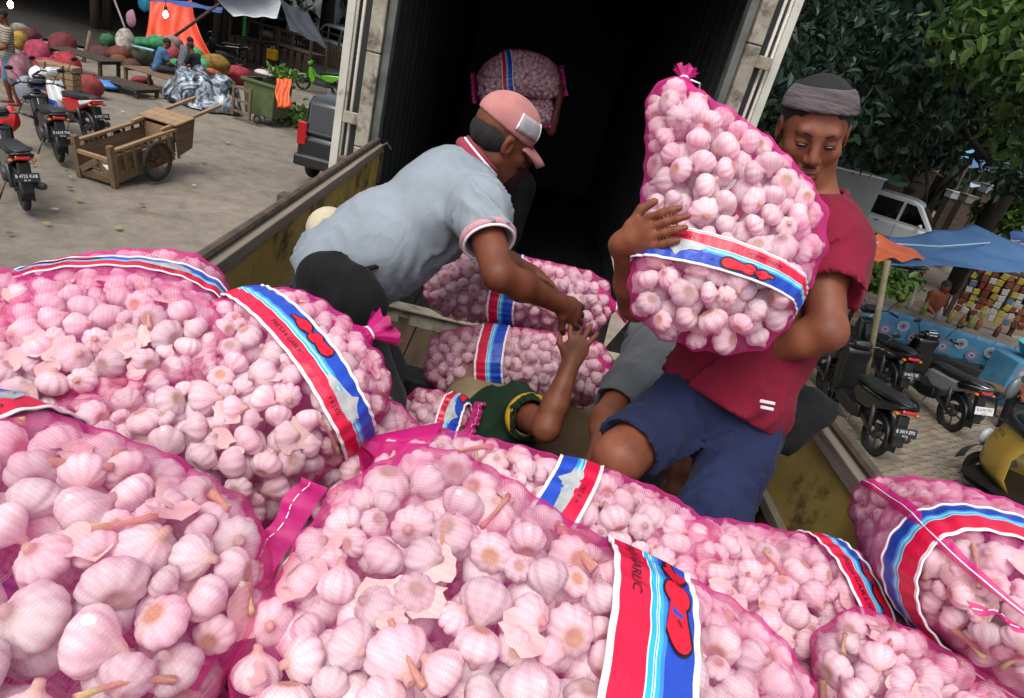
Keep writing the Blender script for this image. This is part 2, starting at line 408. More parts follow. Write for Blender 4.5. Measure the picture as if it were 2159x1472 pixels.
def stalk_mesh(seed):
    rs = np.random.RandomState(seed); n = 6; b = rs.randn(2)*.25
    P = [(b[0]*(i/(n-1))**2, b[1]*(i/(n-1))**2, i/(n-1)) for i in range(n)]
    return MB().tube(P, [.16, .13, .10, .09, .10, .13], 6, sq=.55).mesh('dry_stalk', STALK, True)
def husk_mesh(seed):
    rs = np.random.RandomState(seed); n = 6; P = np.zeros((n, n, 3))
    for i in range(n):
        for j in range(n):
            u, w = i/(n-1)*2-1, j/(n-1)*2-1; e = 1-.35*abs(w)**2+rs.randn()*.09
            P[i, j] = (u*e, w*(1-.2*abs(u)+rs.randn()*.08), .35*(u*u)*.6+.22*sin(3*w+seed)+rs.randn()*.05)
    return MB().grid(P).mesh('loose_husk', HUSK, True)
STALKS = [stalk_mesh(i) for i in range(5)]; HUSKS = [husk_mesh(i) for i in range(6)]
def rand_rot(rs):
    q = rs.randn(4); q /= np.linalg.norm(q); w, x, y, z = q
    return np.array([[1-2*(y*y+z*z), 2*(x*y-z*w), 2*(x*z+y*w)], [2*(x*y+z*w), 1-2*(x*x+z*z), 2*(y*z-x*w)], [2*(x*z-y*w), 2*(y*z+x*w), 1-2*(x*x+y*y)]])
def mat4(R, p): 
    m = Matrix.Identity(4)
    for i in range(3):
        for j in range(3): m[i][j] = R[i][j]
        m[i][3] = p[i]
    return m
def text_mesh(body, size=1.0):
    cu = bpy.data.curves.new('lettering', 'FONT'); cu.body = body; cu.size = size; cu.align_x = 'CENTER'; cu.align_y = 'CENTER'; cu.resolution_u = 2
    o = bpy.data.objects.new('lettering', cu); link(o); dg = bpy.context.evaluated_depsgraph_get()
    me = bpy.data.meshes.new_from_object(o.evaluated_get(dg)); bpy.data.objects.remove(o); bpy.data.curves.remove(cu)
    v = np.array([q.co[:] for q in me.vertices]).reshape(-1, 3); f = [tuple(p.vertices) for p in me.polygons]; bpy.data.meshes.remove(me); return v, f
TXT = text_mesh('FRESH GARLIC'); TXT2 = text_mesh('V B 2 KG')
def blob_poly(circles, n=72, grow=0.0):
    """outline of a union of circles, as seen from their centroid line"""
    a = np.arange(n)*2*pi/n; c0 = np.mean([c[:2] for c in circles], 0); out = []
    for t in a:
        d = np.array([cos(t), sin(t)]); best = .001
        for x, y, r in circles:
            q = np.array([x, y])-c0; b = q @ d; disc = b*b-(q @ q)+(r+grow)**2
            if disc > 0: best = max(best, b+sqrt(disc))
        out.append(c0+d*best)
    return np.array(out)
# ---------------------------------------------------------------- one sack
SACKG = 'garlic sacks heaped on and handed over the trucks'
def sack(label, A, B, W, T, up=(0, 0, 1), seed=0, r=(.020, .029), band=None, bend=0.0, ends=('seam', 'tie'), phi0=.5, flip=False, net=None, res=(100, 150),
         near=True, side=None, ny=0.0, group=SACKG, pw=3.2, pinch=.0, every=False, logo=True, fold=None, shear=0.0, taper=0.0, tie_y=0.0, tsc=1.0, hem=(-.86, .86)):
    rs = np.random.RandomState(seed); A = np.asarray(A, float); B = np.asarray(B, float); L = np.linalg.norm(B-A)/2; O = (A+B)/2
    R3 = frame(B-A, up); net = net or NET
    ph1, ph2 = rs.rand(2)*6
    def base(s, p):
        s = np.asarray(s, float); p = np.asarray(p, float)
        pw_ = np.maximum(1-np.abs(s)**6, 0)**.42*(1-pinch*s*s); pt_ = np.maximum(1-np.abs(s)**pw, 0)**.6
        c, sn = np.cos(p), np.sin(p)
        lump = 1+.035*np.sin(4*s+ph1+2*c)+.03*np.sin(3*p+5*s+ph2)
        x = L*s*np.ones_like(p); y = W*pw_*np.sign(c)*np.abs(c)**.85*lump; z = T*pt_*np.sign(sn)*np.abs(sn)**.85*lump
        y = y*(1+taper*s); z = z*(1+.7*taper*s); x = x+shear*y*np.clip(.55-.65*s, .15, 1.2); z = z-bend*s*s; y = y+ny*s*s
        if fold is not None:                                   # one half hangs down past the fold
            f0, ang = fold; t_ = np.maximum(x/L-f0, 0)*L; k_ = np.minimum(t_/.12, 1)*ang
            cx = f0*L; x2 = np.where(t_ > 0, cx+t_*np.cos(k_)+z*np.sin(k_), x); z2 = np.where(t_ > 0, z*np.cos(k_)-t_*np.sin(k_), z); x, z = x2, z2
        return np.stack([x, y, z], -1)
    def norm(s, p):
        e = 1e-3; a = base(s+e, p)-base(s-e, p); b = base(s, p+e)-base(s, p-e); n = np.cross(a, b)
        return -n/np.maximum(np.linalg.norm(n, axis=-1, keepdims=True), 1e-9)
    def outward(s, p):
        n = norm(s, p); s_0 = np.asarray(s)*.85+0*np.asarray(p); q = base(s, p)-np.stack([L*s_0, ny*s_0**2, -bend*s_0**2], -1); sg = np.sign((n*q).sum(-1, keepdims=True)); return n*np.where(sg == 0, 1, sg)
    Rm = R3; camL = (CAM-O) @ Rm
    root = thing('garlic_sack', O, label, 'sack', group=group, M=mat4(Rm, O))
    # --- bulbs under the skin
    N = 5200; s_ = rs.rand(N)*1.96-.98; p_ = rs.rand(N)*2*pi
    P = base(s_, p_); Nn = outward(s_, p_); rr = r[0]+(r[1]-r[0])*rs.rand(N)**1.3
    rr = np.minimum(rr, T*.5)
    view = camL-P; vd = np.linalg.norm(view, axis=1); fac = (Nn*view).sum(1)/vd
    Pw = P @ Rm.T+O; q = Pw-CAM; dd = q @ CF; px = PW/2+FPX*(q @ CR)/np.maximum(dd, .05); py = PH/2-FPX*(q @ CU)/np.maximum(dd, .05)
    ok = np.ones(N, bool) if every else (fac > -.30) & (dd > .12) & (px > -650) & (px < PW+600) & (py > -200) & (py < PH+900)
    cen = P-Nn*(rr+.003)[:, None]; C = np.zeros((0, 3)); Rr = np.zeros(0); Nk = []
    for i in np.nonzero(ok)[0]:
        if len(C) and (np.linalg.norm(C-cen[i], axis=1) < (Rr+rr[i])*.86).any(): continue
        C = np.vstack([C, cen[i]]); Rr = np.append(Rr, rr[i]); Nk.append(Nn[i])
        if len(C) >= 255: break
    if near:                                                # small bulbs settled in the gaps
        for i in np.nonzero(ok)[0][::-1]:
            r3 = min(rr[i]*.66, r[0]*.85); c3 = P[i]-Nn[i]*(r3+.012)
            if (np.linalg.norm(C-c3, axis=1) < (Rr+r3)*.84).any(): continue
            C = np.vstack([C, c3]); Rr = np.append(Rr, r3); Nk.append(Nn[i])
            if len(C) >= 299: break
    for kb, (c, q_) in enumerate(zip(C, Rr)):
        Rb = rand_rot(rs); o = put('garlic_bulb', BULBS[rs.randint(len(BULBS))], root); nn = Nk[kb]; m = mat4(Rb*(q_*1.07), c-nn*(q_*.42*max(Rb[:, 2] @ nn-.35, 0))); o.matrix_local = m
    fillm = MB(); cnt = 0; C2 = np.zeros((0, 3)); cen2 = P-Nn*(rr*2.7)[:, None]
    for i in np.nonzero(ok)[0][::2]:
        if len(C2) and (np.linalg.norm(C2-cen2[i], axis=1) < rr[i]*1.7).any(): continue
        C2 = np.vstack([C2, cen2[i]]); fillm.ell(cen2[i], (rr[i]*1.25,)*3, None, 8, 6)
    if len(C2): tag(fillm.build('garlic_fill', GARLIC, root, True), kind='stuff')
    # --- stalks and husk flakes caught under the net
    if near:
        idx = np.nonzero(ok & (fac > .15))[0]; rs.shuffle(idx)
        for i in idx[:9]:
            t = rs.randn(3); t = unit(t-Nn[i]*(t @ Nn[i])); Rb = frame(t, Nn[i])[:, [1, 2, 0]]
            ln = .035+.05*rs.rand(); o = put('dry_stalk', STALKS[rs.randint(5)], root); o.matrix_local = mat4(Rb*np.array([.055, .055, ln]), P[i]-Nn[i]*.014-t*ln/2)
        for i in idx[16:42]:
            t = rs.randn(3); t = unit(t-Nn[i]*(t @ Nn[i])); Rb = np.column_stack([t, np.cross(Nn[i], t), Nn[i]])
            k = .010+.016*rs.rand(); o = put('loose_husk', HUSKS[rs.randint(6)], root); o.matrix_local = mat4(Rb*np.array([k*1.3, k, k*.7]), P[i]-Nn[i]*(.015+.010*rs.rand()))
    # --- the net drawn tight over the bulbs: membrane over obstacles
    nu, nv = res; S = np.sin(np.linspace(-pi/2, pi/2, nu)*.97)/sin(pi/2*.97); PH_ = np.arange(nv)*2*pi/nv
    SS, PP = np.meshgrid(S, PH_, indexing='ij'); Bs = base(SS, PP); No = outward(np.clip(SS, -.985, .985), PP)
    h0 = np.full(SS.shape, -.012); V = Bs.reshape(-1, 3); NV = No.reshape(-1, 3); hf = h0.reshape(-1)
    for c, q_ in zip(C, Rr):
        d = V-c; al = (d*NV).sum(1); l2 = (d*d).sum(1)-al*al; R_ = q_*1.08+.0015; w = l2 < R_*R_
        hf[w] = np.maximum(hf[w], np.clip(-al[w]+np.sqrt(R_*R_-l2[w]), -.012, .02))
    h0 = hf.reshape(SS.shape); h = h0.copy()
    for _ in range(26):
        b = h.copy(); b[1:-1] = (h[:-2]+h[2:]+np.roll(h, 1, 1)[1:-1]+np.roll(h, -1, 1)[1:-1])/4; h = np.maximum(h0, b-.0001)
    Sk = Bs+No*(h+.0012)[..., None]
    mb = MB(); mb.grid(Sk, wrap=True); sk = mb.build('net_bag', net, root, True)
    ul = sk.data.uv_layers.new(name='UVMap'); lv = np.zeros(len(sk.data.loops), np.int64); sk.data.loops.foreach_get('vertex_index', lv)
    circ = 2*(W+T)*1.05; jj = lv % nv; uu = (S[lv//nv]*L); vv = jj/nv*circ
    fi = np.repeat(np.arange(len(lv)//4), 4); mxj = jj.reshape(-1, 4).max(1)[fi]; vv = np.where((mxj == nv-1) & (jj == 0), circ, vv)
    ul.data.foreach_set('uv', np.column_stack([uu, vv]).reshape(-1).astype(np.float32))
    def skin(s, p):
        u = np.interp(s, S, np.arange(nu)); v_ = (np.asarray(p)/(2*pi)*nv) % nv
        i0 = np.clip(u.astype(int), 0, nu-2); fu = (u-i0)[..., None]; j0 = v_.astype(int) % nv; j1 = (j0+1) % nv; fv = (v_-v_.astype(int))[..., None]
        return (Sk[i0, j0]*(1-fu)+Sk[i0+1, j0]*fu)*(1-fv)+(Sk[i0, j1]*(1-fu)+Sk[i0+1, j1]*fu)*fv
    # --- printed band round the sack
    if band:
        s0, wd = band; hw = wd/2/L; na, nb = 9, 220; pa = np.arange(nb)*2*pi/nb
        tt = np.linspace(s0-hw, s0+hw, 15); jv = (pa/(2*pi)*nv)
        Hs = np.array([np.interp(jv, np.arange(nv+1), np.append(h[np.argmin(np.abs(S-t))], h[np.argmin(np.abs(S-t))][0])) for t in tt])
        hb = Hs.max(0)
        for _ in range(5): hb = np.maximum(hb, .5*hb+.25*(np.roll(hb, 1)+np.roll(hb, -1))) ; 
        for _ in range(6): hb = .5*hb+.25*(np.roll(hb, 1)+np.roll(hb, -1))
        wav = .0012*np.sin(np.arange(nb)*.9+seed)
        def bpt(u, v, off=0.0):
            """u: angle round the sack, v: 0..1 across the band"""
            u = np.asarray(u, float); v = np.asarray(v, float); vv_ = 1-v if flip else v
            s = s0+hw*(vv_*2-1)+.012*np.sin(u*3+seed)
            hh = np.interp((u/(2*pi)*nb) % nb, np.arange(nb+1), np.append(hb+wav, hb[0]+wav[0]))+.003*np.sin(vv_*pi)+off+.002
            return base(s, u)+outward(s, u)*hh[..., None]
        va = np.linspace(0, 1, na); UU, VV = np.meshgrid(pa, va, indexing='ij')
        bo = MB().grid(np.concatenate([bpt(UU, VV), bpt(UU[:1], VV[:1])], 0)).build('printed_band', BAND, root, True)
        ul = bo.data.uv_layers.new(name='UVMap'); lv = np.zeros(len(bo.data.loops), np.int64); bo.data.loops.foreach_get('vertex_index', lv)
        ul.data.foreach_set('uv', np.column_stack([lv//na/nb, va[lv % na]]).reshape(-1).astype(np.float32))
        for e in (0, 1):                                    # hemmed edges of the band
            MB().tube(bpt(pa, np.full(nb, float(e)), .0005), .0022, 5, closed=True).build('hem', THREAD, bo, True)
        if logo:
            rad = (W+T)/2; sg = -1 if flip else 1
            def decal(name, poly, uc, m, off, tri=True):
                uv = np.asarray(poly); c = uv.mean(0); rings = [c+(uv-c)*k for k in (0.02, .35, .7, 1.0)]
                P_ = np.array([bpt(uc+sg*q[:, 0]/rad, q[:, 1], off) for q in rings])
                return MB().grid(P_, wrap=True).build(name, m, bo, True)
            circ_ = [(-.050, .70, .05), (-.025, .735, .14), (.012, .725, .155), (.052, .735, .16)]
            def sc2(p): return p
            cc = [(x*wd/.105, (y-.73)*1.0, q_) for x, y, q_ in circ_]
            ol = blob_poly([(x, y*wd, q_*wd) for x, y, q_ in cc], 72, .0032); il = blob_poly([(x, y*wd, q_*wd) for x, y, q_ in cc], 72)
            fx = lambda p: np.column_stack([p[:, 0], .74+p[:, 1]/wd])
            decal('logo', fx(ol), phi0, INK, .0012); lg = decal('logo', fx(il), phi0, LOGO, .0018)
            for xx in (-.012, -.004, .052):
                q_ = np.array([[xx-.0012, .72], [xx+.0035, .78], [xx+.006, .78], [xx+.0012, .72]]); decal('logo_mark', q_, phi0, INK, .0024)
            sp = np.array([[.11, .42], [.135, .37], [.165, .36], [.20, .335], [.245, .34], [.265, .42], [.25, .50], [.262, .60], [.24, .64], [.225, .71], [.205, .86], [.192, .72], [.165, .63], [.135, .60], [.115, .52]])
            sp[:, 0] *= wd/.105
            decal('splash_print', sp, phi0, GREYP, .0014)
            for (tv, tf), uo, hgt in ((TXT, 0.0, .115), (TXT2, .20*wd/.105, .11)):
                k = hgt*1.35; X = tv[:, 0]*k*wd*.92; Yv = .235+tv[:, 1]*k
                if flip: pass
                P_ = bpt(phi0+sg*(X+uo-.01)/rad, Yv, .0014); MB().add(P_, tf).build('lettering', INK, bo)
    # --- ends: sewn seam with ruffle, or tied neck
    for e, kind in zip((-1, 1), ends):
        sE = e*.992
        if kind == 'seam':
            n = 70; g = []
            for i in range(4):
                row = []
                for k in range(n):
                    y = (hem[0]+(hem[1]-hem[0])*k/(n-1))*W; 
                    row.append(base(np.array(e*.999), np.array(0.))*np.array([1, 0, 1])+np.array([e*(i*.013-.004)+.004*sin(k*.5)*i/3+shear*y*(1+taper*e), y*(1+taper*e)+ny, .005*sin(k*.7+seed)*i/2+.004*sin(k*.23)]))
                g.append(row)
            so = MB().grid(np.array(g)).build('seam_ruffle', NETD, root, True)
            st = MB(); zb = np.array(g)[2]
            for k in range(0, n-3, 3): st.tube([zb[k]+[0, 0, .0022], zb[k+1]+[0, 0, .003], zb[k+2]+[0, 0, .0022]], .0008, 5)
            st.build('stitching', THREAD, so)
        elif kind == 'tie':
            c0 = base(np.array(e*.97), np.array(0.))*np.array([1, 0, 1]); n = 26; rows = []
            zz = base(np.array(e*.999), np.array(pi/2))
            for i, (x, rr_) in enumerate([(-.07, .075), (-.03, .045), (.0, .022), (.012, .014), (.03, .026), (.06, .045)]):
                rr_ *= tsc; x *= tsc; yo = ny+tie_y
                rows.append([[L*e+shear*1.2*tie_y+e*x+.006*sin(k*1.9)*(i == 5), yo+rr_*cos(2*pi*k/n)*(1+.25*sin(k*2.6+seed)*(i != 3))*1.1, zz[2]+rr_*.75*sin(2*pi*k/n)*(1+.25*sin(k*2.1))+(-.25*max(x, 0))] for k in range(n)])
            to = MB().grid(np.array(rows), wrap=True).build('tied_neck', NETD, root, True)
            cx = np.array([L*e+shear*1.2*tie_y+e*.012*tsc, ny+tie_y, zz[2]-.003]); q_ = MB().torus(cx, .0155*tsc, .0028, (1, 0, 0), 18, 6)
            q_.tube([cx+[0, .015, 0], cx+[e*.01, .04, -.02], cx+[e*.005, .05, -.06], cx+[0, .048, -.10]], .0022, 6); q_.build('tie_string', THREAD if seed % 2 else REDTHREAD, to, True)
    if side is not None:                                     # sewn seam down the long side
        ss = np.linspace(-.96, .96, 60); g = [skin(ss, np.full(60, side+d))+outward(ss, np.full(60, side+d))*hh for d, hh in ((-.11, .002), (-.05, .007), (.02, .011), (.07, .004))]
        so = MB().grid(np.array(g)).build('seam_ruffle', NETD, root, True)
        MB().tube(skin(ss, np.full(60, side))+outward(ss, np.full(60, side))*.010, .0014, 5).build('stitching', THREAD, so, True)
    return root
# ---------------------------------------------------------------- ground
def m_ground():
    t = NT('ground'); co = t.coord('Object')
    a = t.ramp(t.noise(.35, 6, .6, co).outputs[0], [(.3, hexc('6c645a')), (.5, hexc('7b7266')), (.7, hexc('877d70'))])
    b = t.ramp(t.noise(3.5, 7, .7, co, .5).outputs[0], [(.32, .62), (.6, 1.0)])
    c = t.mix(1.0, a.outputs[0], b.outputs[0], 'MULTIPLY')
    d = t.ramp(t.noise(.9, 5, .6, co, 1.0).outputs[0], [(.56, 0.0), (.70, .75)])
    c = t.mix(d.outputs[0], c, hexc('574c3f'))
    w = t.ramp(t.noise(40, 3, .6, co).outputs[0], [(.70, 0.0), (.76, .5)])
    c = t.mix(w.outputs[0], c, hexc('8f8674'))
    t.l(c, t.b.inputs['Base Color']); t.b.inputs['Roughness'].default_value = .85
    t.bump(t.noise(25, 7, .7, co).outputs[0], .35, .02); return t.m
GROUND = m_ground()
g = MB(); n = 40; xs = np.linspace(-90, 90, n); ys = np.linspace(-40, 140, n)
g.grid(np.array([[[x, y, .03*blob_noise(np.array([x, y, 0.]), .35, 3)-.03] for y in ys] for x in xs]), flip=True)
tag(g.build('ground', GROUND, None, True), kind='structure')
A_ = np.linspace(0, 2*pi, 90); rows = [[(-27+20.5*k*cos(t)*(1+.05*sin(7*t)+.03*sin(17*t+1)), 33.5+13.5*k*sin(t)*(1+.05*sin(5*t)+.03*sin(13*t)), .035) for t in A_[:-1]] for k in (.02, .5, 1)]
tag(MB().grid(np.array(rows), wrap=True).build('shade_ground', mat('painted_shade', '2b2620', .8, col2='1d1a16', scale=1.2, bump=.4), None), kind='structure')  # dark sheet: the shed's shade painted onto the ground as colour

# ---------------------------------------------------------------- open yellow truck under the sacks
YEL = mat('worn_yellow_paint', 'b0964c', .65, col2='8f7a42', scale=3, bump=.25, dirt=('2f2418', 4, .52, .64))
YELD = mat('dirty_yellow_planks', '97762f', .65, col2='7a5f29', scale=4, bump=.3, dirt=('2a2018', 4, .46, .60))
RAIL = mat('weathered_rail', '857b6e', .7, col2='5d544a', scale=9, stretch=(1, .1, 1), bump=.4)
DARK = mat('dark_steel', '17181a', .6, col2='0f1011', scale=5)
BEDW = mat('bed_planks', '4c3a2a', .8, col2='33271d', scale=3, stretch=(6, .4, 1), bump=.4, vary=.15)
RUST = mat('rusty_steel', '5a4a3c', .75, col2='34302c', scale=12, bump=.3)
BLACK = mat('black_rubber', '0c0c0d', .8)
yt = thing('open_truck', (.1, 1.0, 0), 'open cargo truck with worn yellow sideboards loaded with pink garlic sacks', 'truck')
def ypart(name, mb, m, bev=.004, parent=yt, **k):
    for i in range(len(mb.v)): mb.v[i] = mb.v[i]-np.array([.1, 1.0, 0])
    return mb.build(name, m, parent, bev=bev, **k)
BEDZ = 1.55
for i in range(12):
    x = -.83+i*.168; ypart('bed_plank', MB().box((x+.0, 1.25, BEDZ-.03), (.160, 6.0, .05)), BEDW)
for i in range(6): ypart('chassis_beam', MB().box((.1, -1.2+i*1.0, BEDZ-.11), (1.9, .10, .10)), DARK)
for sx in (-.35, .55): ypart('chassis_rail', MB().box((sx, 1.3, BEDZ-.26), (.10, 5.9, .20)), DARK)
for sx in (-.72, .92):
    for wy in (-.9, 2.6):
        w = MB(); w.lathe([(.18, -.13), (.40, -.14), (.46, -.10), (.46, .10), (.40, .14), (.18, .13)], 28, roty(pi/2), (sx, wy, .46)); ow = ypart('wheel', w, BLACK, 0, auto=40)
        ow2 = MB().lathe([(.05, -.05), (.22, -.04), (.24, .05), (.08, .08)], 20, roty(pi/2), (sx-.1+.0, wy-1.0, .46)); ow2.build('hub', RUST, ow, auto=40)
# left sideboard: its top follows the photograph; near end at y=-1.3, far end at y=4.35
def side(x0, x1, y0, y1, ztop, sgn, lab):
    ux = (x1-x0)/(y1-y0)
    def pt(y, z, o=0): return np.array([x0+ux*(y-y0)+o, y, z])
    zz = ztop; hts = [.30, .26, .30, .24]
    for k, hgt in enumerate(hts):
        a = pt(y0, zz-hgt/2-.012); b = pt(y1, zz-hgt/2-.012)
        ypart('side_board', MB().beam(a, b, .032, hgt-.024), YEL if k == 0 else YELD)
        zz -= hgt
        ypart('rub_strip', MB().beam(pt(y0, zz-.012, -sgn*.026), pt(y1, zz-.012, -sgn*.026), .03, .042), RAIL)
    ypart('top_rail', MB().beam(pt(y0, ztop+.014), pt(y1, ztop+.014), .062, .05), RAIL)
    ypart('top_pipe', MB().tube([pt(y0, ztop+.055, sgn*.012), pt(y1, ztop+.055, sgn*.012)], .017, 8), RUST, 0)
    for y in np.arange(y0+.3, y1, .95): ypart('stake', MB().box(pt(y, ztop-.50, sgn*.05), (.05, .07, 1.1)), RUST)
side(-.76, -.865, -1.4, 4.33, 2.66, -1, 'l')
side(1.065, 1.075, -1.4, 3.4, 2.665, 1, 'r')
ypart('latch', MB().box((-.86, 4.36, 2.55), (.05, .05, .20)).tube([(-.86, 4.36, 2.67), (-.83, 4.40, 2.70), (-.80, 4.42, 2.66)], .008, 6), RUST, .003)
# cab of the truck, behind the camera
cabm = MB().box((.1, -2.6, 1.6), (2.0, 1.6, 1.9)); ypart('cab', cabm, YEL, .08)
ypart('windscreen', MB().box((.1, -3.41, 2.0), (1.7, .03, .7)), mat('dark_glass', '0a0d10', .08), .01)
ypart('front_board', MB().box((.1, -1.45, 2.1), (1.9, .04, 1.0)), YELD)

# ---------------------------------------------------------------- white box truck: only its open rear end and dark hold show
WHT = mat('box_white', 'bdbab2', .5, col2='a5a198', scale=2.5, bump=.1, dirt=('6b5f50', 7, .60, .72))
WHTD = mat('grimy_white_edge', '9f9a8c', .6, col2='7d7668', scale=5, bump=.25, dirt=('4a3f33', 9, .52, .68))
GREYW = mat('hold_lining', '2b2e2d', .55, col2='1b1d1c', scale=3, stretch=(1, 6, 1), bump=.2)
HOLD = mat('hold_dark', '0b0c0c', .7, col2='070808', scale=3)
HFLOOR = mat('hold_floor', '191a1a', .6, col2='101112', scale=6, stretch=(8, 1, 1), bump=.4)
YB = 4.42; ZF = 1.60; XL, XR = -.93, 1.16; ZT = 4.25; BL = 5.6
bt = thing('box_truck', (.1, YB, 0), 'white box truck with both rear doors swung open onto a black empty hold', 'truck')
def bpart(name, mb, m, bev=.004, parent=bt, **k):
    for i in range(len(mb.v)): mb.v[i] = mb.v[i]-np.array([.1, YB, 0])
    return mb.build(name, m, parent, bev=bev, **k)
nrib = 26
for sx, nm in ((XL, -1), (XR, 1)):
    P = []
    for i in range(nrib*4+1):
        y = YB+.12+(BL-.12)*i/(nrib*4); o = [0, .018, .018, 0][i % 4]; P.append([[sx-nm*o, y, ZF], [sx-nm*o, y, ZT]])
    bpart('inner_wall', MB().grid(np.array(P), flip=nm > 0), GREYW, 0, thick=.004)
    bpart('outer_wall', MB().box((sx+nm*.05, YB+BL/2+.06, (ZF+ZT)/2), (.04, BL-.12, ZT-ZF+.1)), WHT)
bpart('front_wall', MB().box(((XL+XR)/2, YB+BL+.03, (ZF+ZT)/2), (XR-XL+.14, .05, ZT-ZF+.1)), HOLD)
bpart('roof', MB().box(((XL+XR)/2, YB+BL/2, ZT+.05), (XR-XL+.16, BL, .06)), mat('box_roof', '33342f', .6))
for i in range(14):
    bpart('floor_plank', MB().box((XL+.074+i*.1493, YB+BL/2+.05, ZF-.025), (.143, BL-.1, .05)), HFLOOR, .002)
bpart('rear_sill', MB().box(((XL+XR)/2, YB, ZF-.055), (XR-XL+.2, .07, .13)), WHTD, .008)
bpart('sill_lip', MB().box(((XL+XR)/2, YB-.02, ZF+.012), (XR-XL+.16, .11, .018)), WHTD, .004)
bpart('latch', MB().box((-.52, YB-.05, ZF-.055), (.07, .03, .05)).tube([(-.56, YB-.065, ZF-.05), (-.48, YB-.065, ZF-.05)], .008, 6), RUST, .003)
bpart('under_bumper', MB().box(((XL+XR)/2, YB-.05, ZF-.42), (XR-XL, .10, .11)), RUST, .006)
bpart('chassis_rail', MB().box((-.3, YB+2.6, ZF-.22), (.1, 5.4, .2)).box((.5, YB+2.6, ZF-.22), (.1, 5.4, .2)), DARK)
for sx in (XL+.2, XR-.2):
    w = MB(); w.lathe([(.18, -.13), (.40, -.14), (.46, -.10), (.46, .10), (.40, .14), (.18, .13)], 28, roty(pi/2), (sx, YB+1.5, .46)); bpart('wheel', w, BLACK, 0, auto=40)
# rear frame posts: pale post with joints, grey rubber edge, dark gap, white door edge
for sx, nm in ((XL, -1), (XR, 1)):
    z0, z1 = ZF-.1, ZT+.1; zc = (z0+z1)/2; hz = z1-z0
    for k in range(5):
        a = z0+hz*k/5; bpart('corner_post', MB().box((sx+nm*.055, YB+.0, a+hz/10), (.085, .13, hz/5-.006)), WHTD, .006)
    bpart('seal', MB().box((sx-nm*.016, YB+.02, zc), (.05, .10, hz)), mat('grey_rubber', '5d605c', .6, col2='3d403e', scale=8), .006)
    bpart('hinge_gap', MB().box((sx+nm*.128, YB+.05, zc), (.055, .05, hz)), DARK, .002)
    for o in (.165, .205): bpart('lock_rod', MB().tube([(sx+nm*o, YB+.03, z0), (sx+nm*o, YB+.03, z1)], .011, 8), WHT, 0, smooth=True)
    d = bpart('rear_door', MB().box((sx+nm*.225, YB+.62, zc), (.04, 1.18, hz)), WHT, .006)
    bpart('door_edge', MB().box((sx+nm*.235, YB+.015, zc), (.05, .03, hz)), WHT, .004)
    for z in (ZF+.3, ZF+1.2, ZF+2.1): bpart('hinge', MB().box((sx+nm*.13, YB-.03, z), (.13, .03, .07)), WHTD, .004)
bpart('top_beam', MB().box(((XL+XR)/2, YB, ZT+.02), (XR-XL, .1, .12)), WHTD, .006)
bpart('cab', MB().box((.1, YB+BL+1.1, 1.6), (2.1, 1.7, 2.0)), WHT, .12)
bpart('wheel', MB().lathe([(.18, -.13), (.40, -.14), (.46, -.10), (.46, .10), (.40, .14), (.18, .13)], 28, roty(pi/2), (-.7, YB+BL+1.1, .46)), BLACK, 0, auto=40)
bpart('wheel', MB().lathe([(.18, -.13), (.40, -.14), (.46, -.10), (.46, .10), (.40, .14), (.18, .13)], 28, roty(pi/2), (.95, YB+BL+1.1, .46)), BLACK, 0, auto=40)
# ---------------------------------------------------------------- the sacks
sack('large garlic sack in the front centre with a bright red and blue printed band', D(596, 1163, .83), D(1756, 1778, .89), .24, .15, up=(.05, -.3, 1), seed=1, r=(.023, .033), band=(.08, .13), hem=(-.9, .45), ends=('seam', None), phi0=1.0, res=(120, 170))
sack('garlic sack behind left with a white string at its tied corner', D(-90, 1182, 1.11), D(770, 709, 1.50), .235, .16, up=(-.1, -.4, 1), seed=3, r=(.021, .030), band=(.60, .085), ends=(None, 'tie'), phi0=1.7, res=(110, 160))
sack('garlic sack filling the lower left corner nearest the camera', D(-613, 1036, .89), D(397, 1539, .65), .26, .16, up=(.05, -.3, 1), seed=5, r=(.024, .032), band=(-.08, .10), ends=(None, None), phi0=1.9, flip=True, res=(120, 170))
sack('hindmost garlic sack at the left, its band arched over the top', D(190, 845, 1.15), D(270, 615, 1.75), .25, .16, up=(0, -.4, 1), seed=7, r=(.022, .031), band=(.02, .085), ends=(None, None), phi0=1.3)
sack('garlic sack squeezed in at the left edge between three others', D(-430, 690, 1.18), D(215, 800, 1.34), .19, .14, up=(0, -.4, 1), seed=9, r=(.023, .032), ends=(None, None))
sack('garlic sack behind the front one with a blue band and bunched pink neck', D(785, 950, 1.36), D(1526, 1388, 1.20), .2, .14, up=(0, -.3, 1), seed=10, r=(.022, .030), band=(.0, .085), ends=("tie", None), phi0=2.2, flip=True, tsc=1.5, taper=.42)
sack('garlic sack right of the middle beside the yellow sideboard', D(1279, 1266, 1.18), D(1900, 1346, 1.37), .19, .13, up=(0, -.3, 1), seed=13, r=(.022, .030), band=(.45, .085), ends=('tie', None), phi0=1.5)
sack('low garlic sack near the bottom right, without a visible band', D(1768, 1520, .97), D(2285, 1719, 1.22), .2, .13, up=(0, -.3, 1), seed=14, r=(.023, .032), ends=(None, None))
sack('garlic sack at the right edge with a magenta seam down its length', D(1956, 1117, 1.66), D(2344, 1420, .95), .235, .15, up=(.0, -.25, 1), seed=17, r=(.021, .030), band=(.52, .11), ends=('tie', 'seam'), phi0=1.5, flip=True, side=2.8)
sack('garlic sack lying deep in the truck behind the tied pink neck', D(835, 885, 2.35), D(985, 900, 2.25), .12, .10, up=(0, -.6, 1), seed=21, band=(.7, .06), ends=('seam', 'seam'), near=False, res=(70, 90), net=NETFAR)
sack('shaded garlic sack wedged under the tied left sack', D(640, 1010, 1.35), D(900, 980, 1.6), .2, .13, up=(0, -.3, 1), seed=22, ends=(None, None), near=False, res=(70, 90))
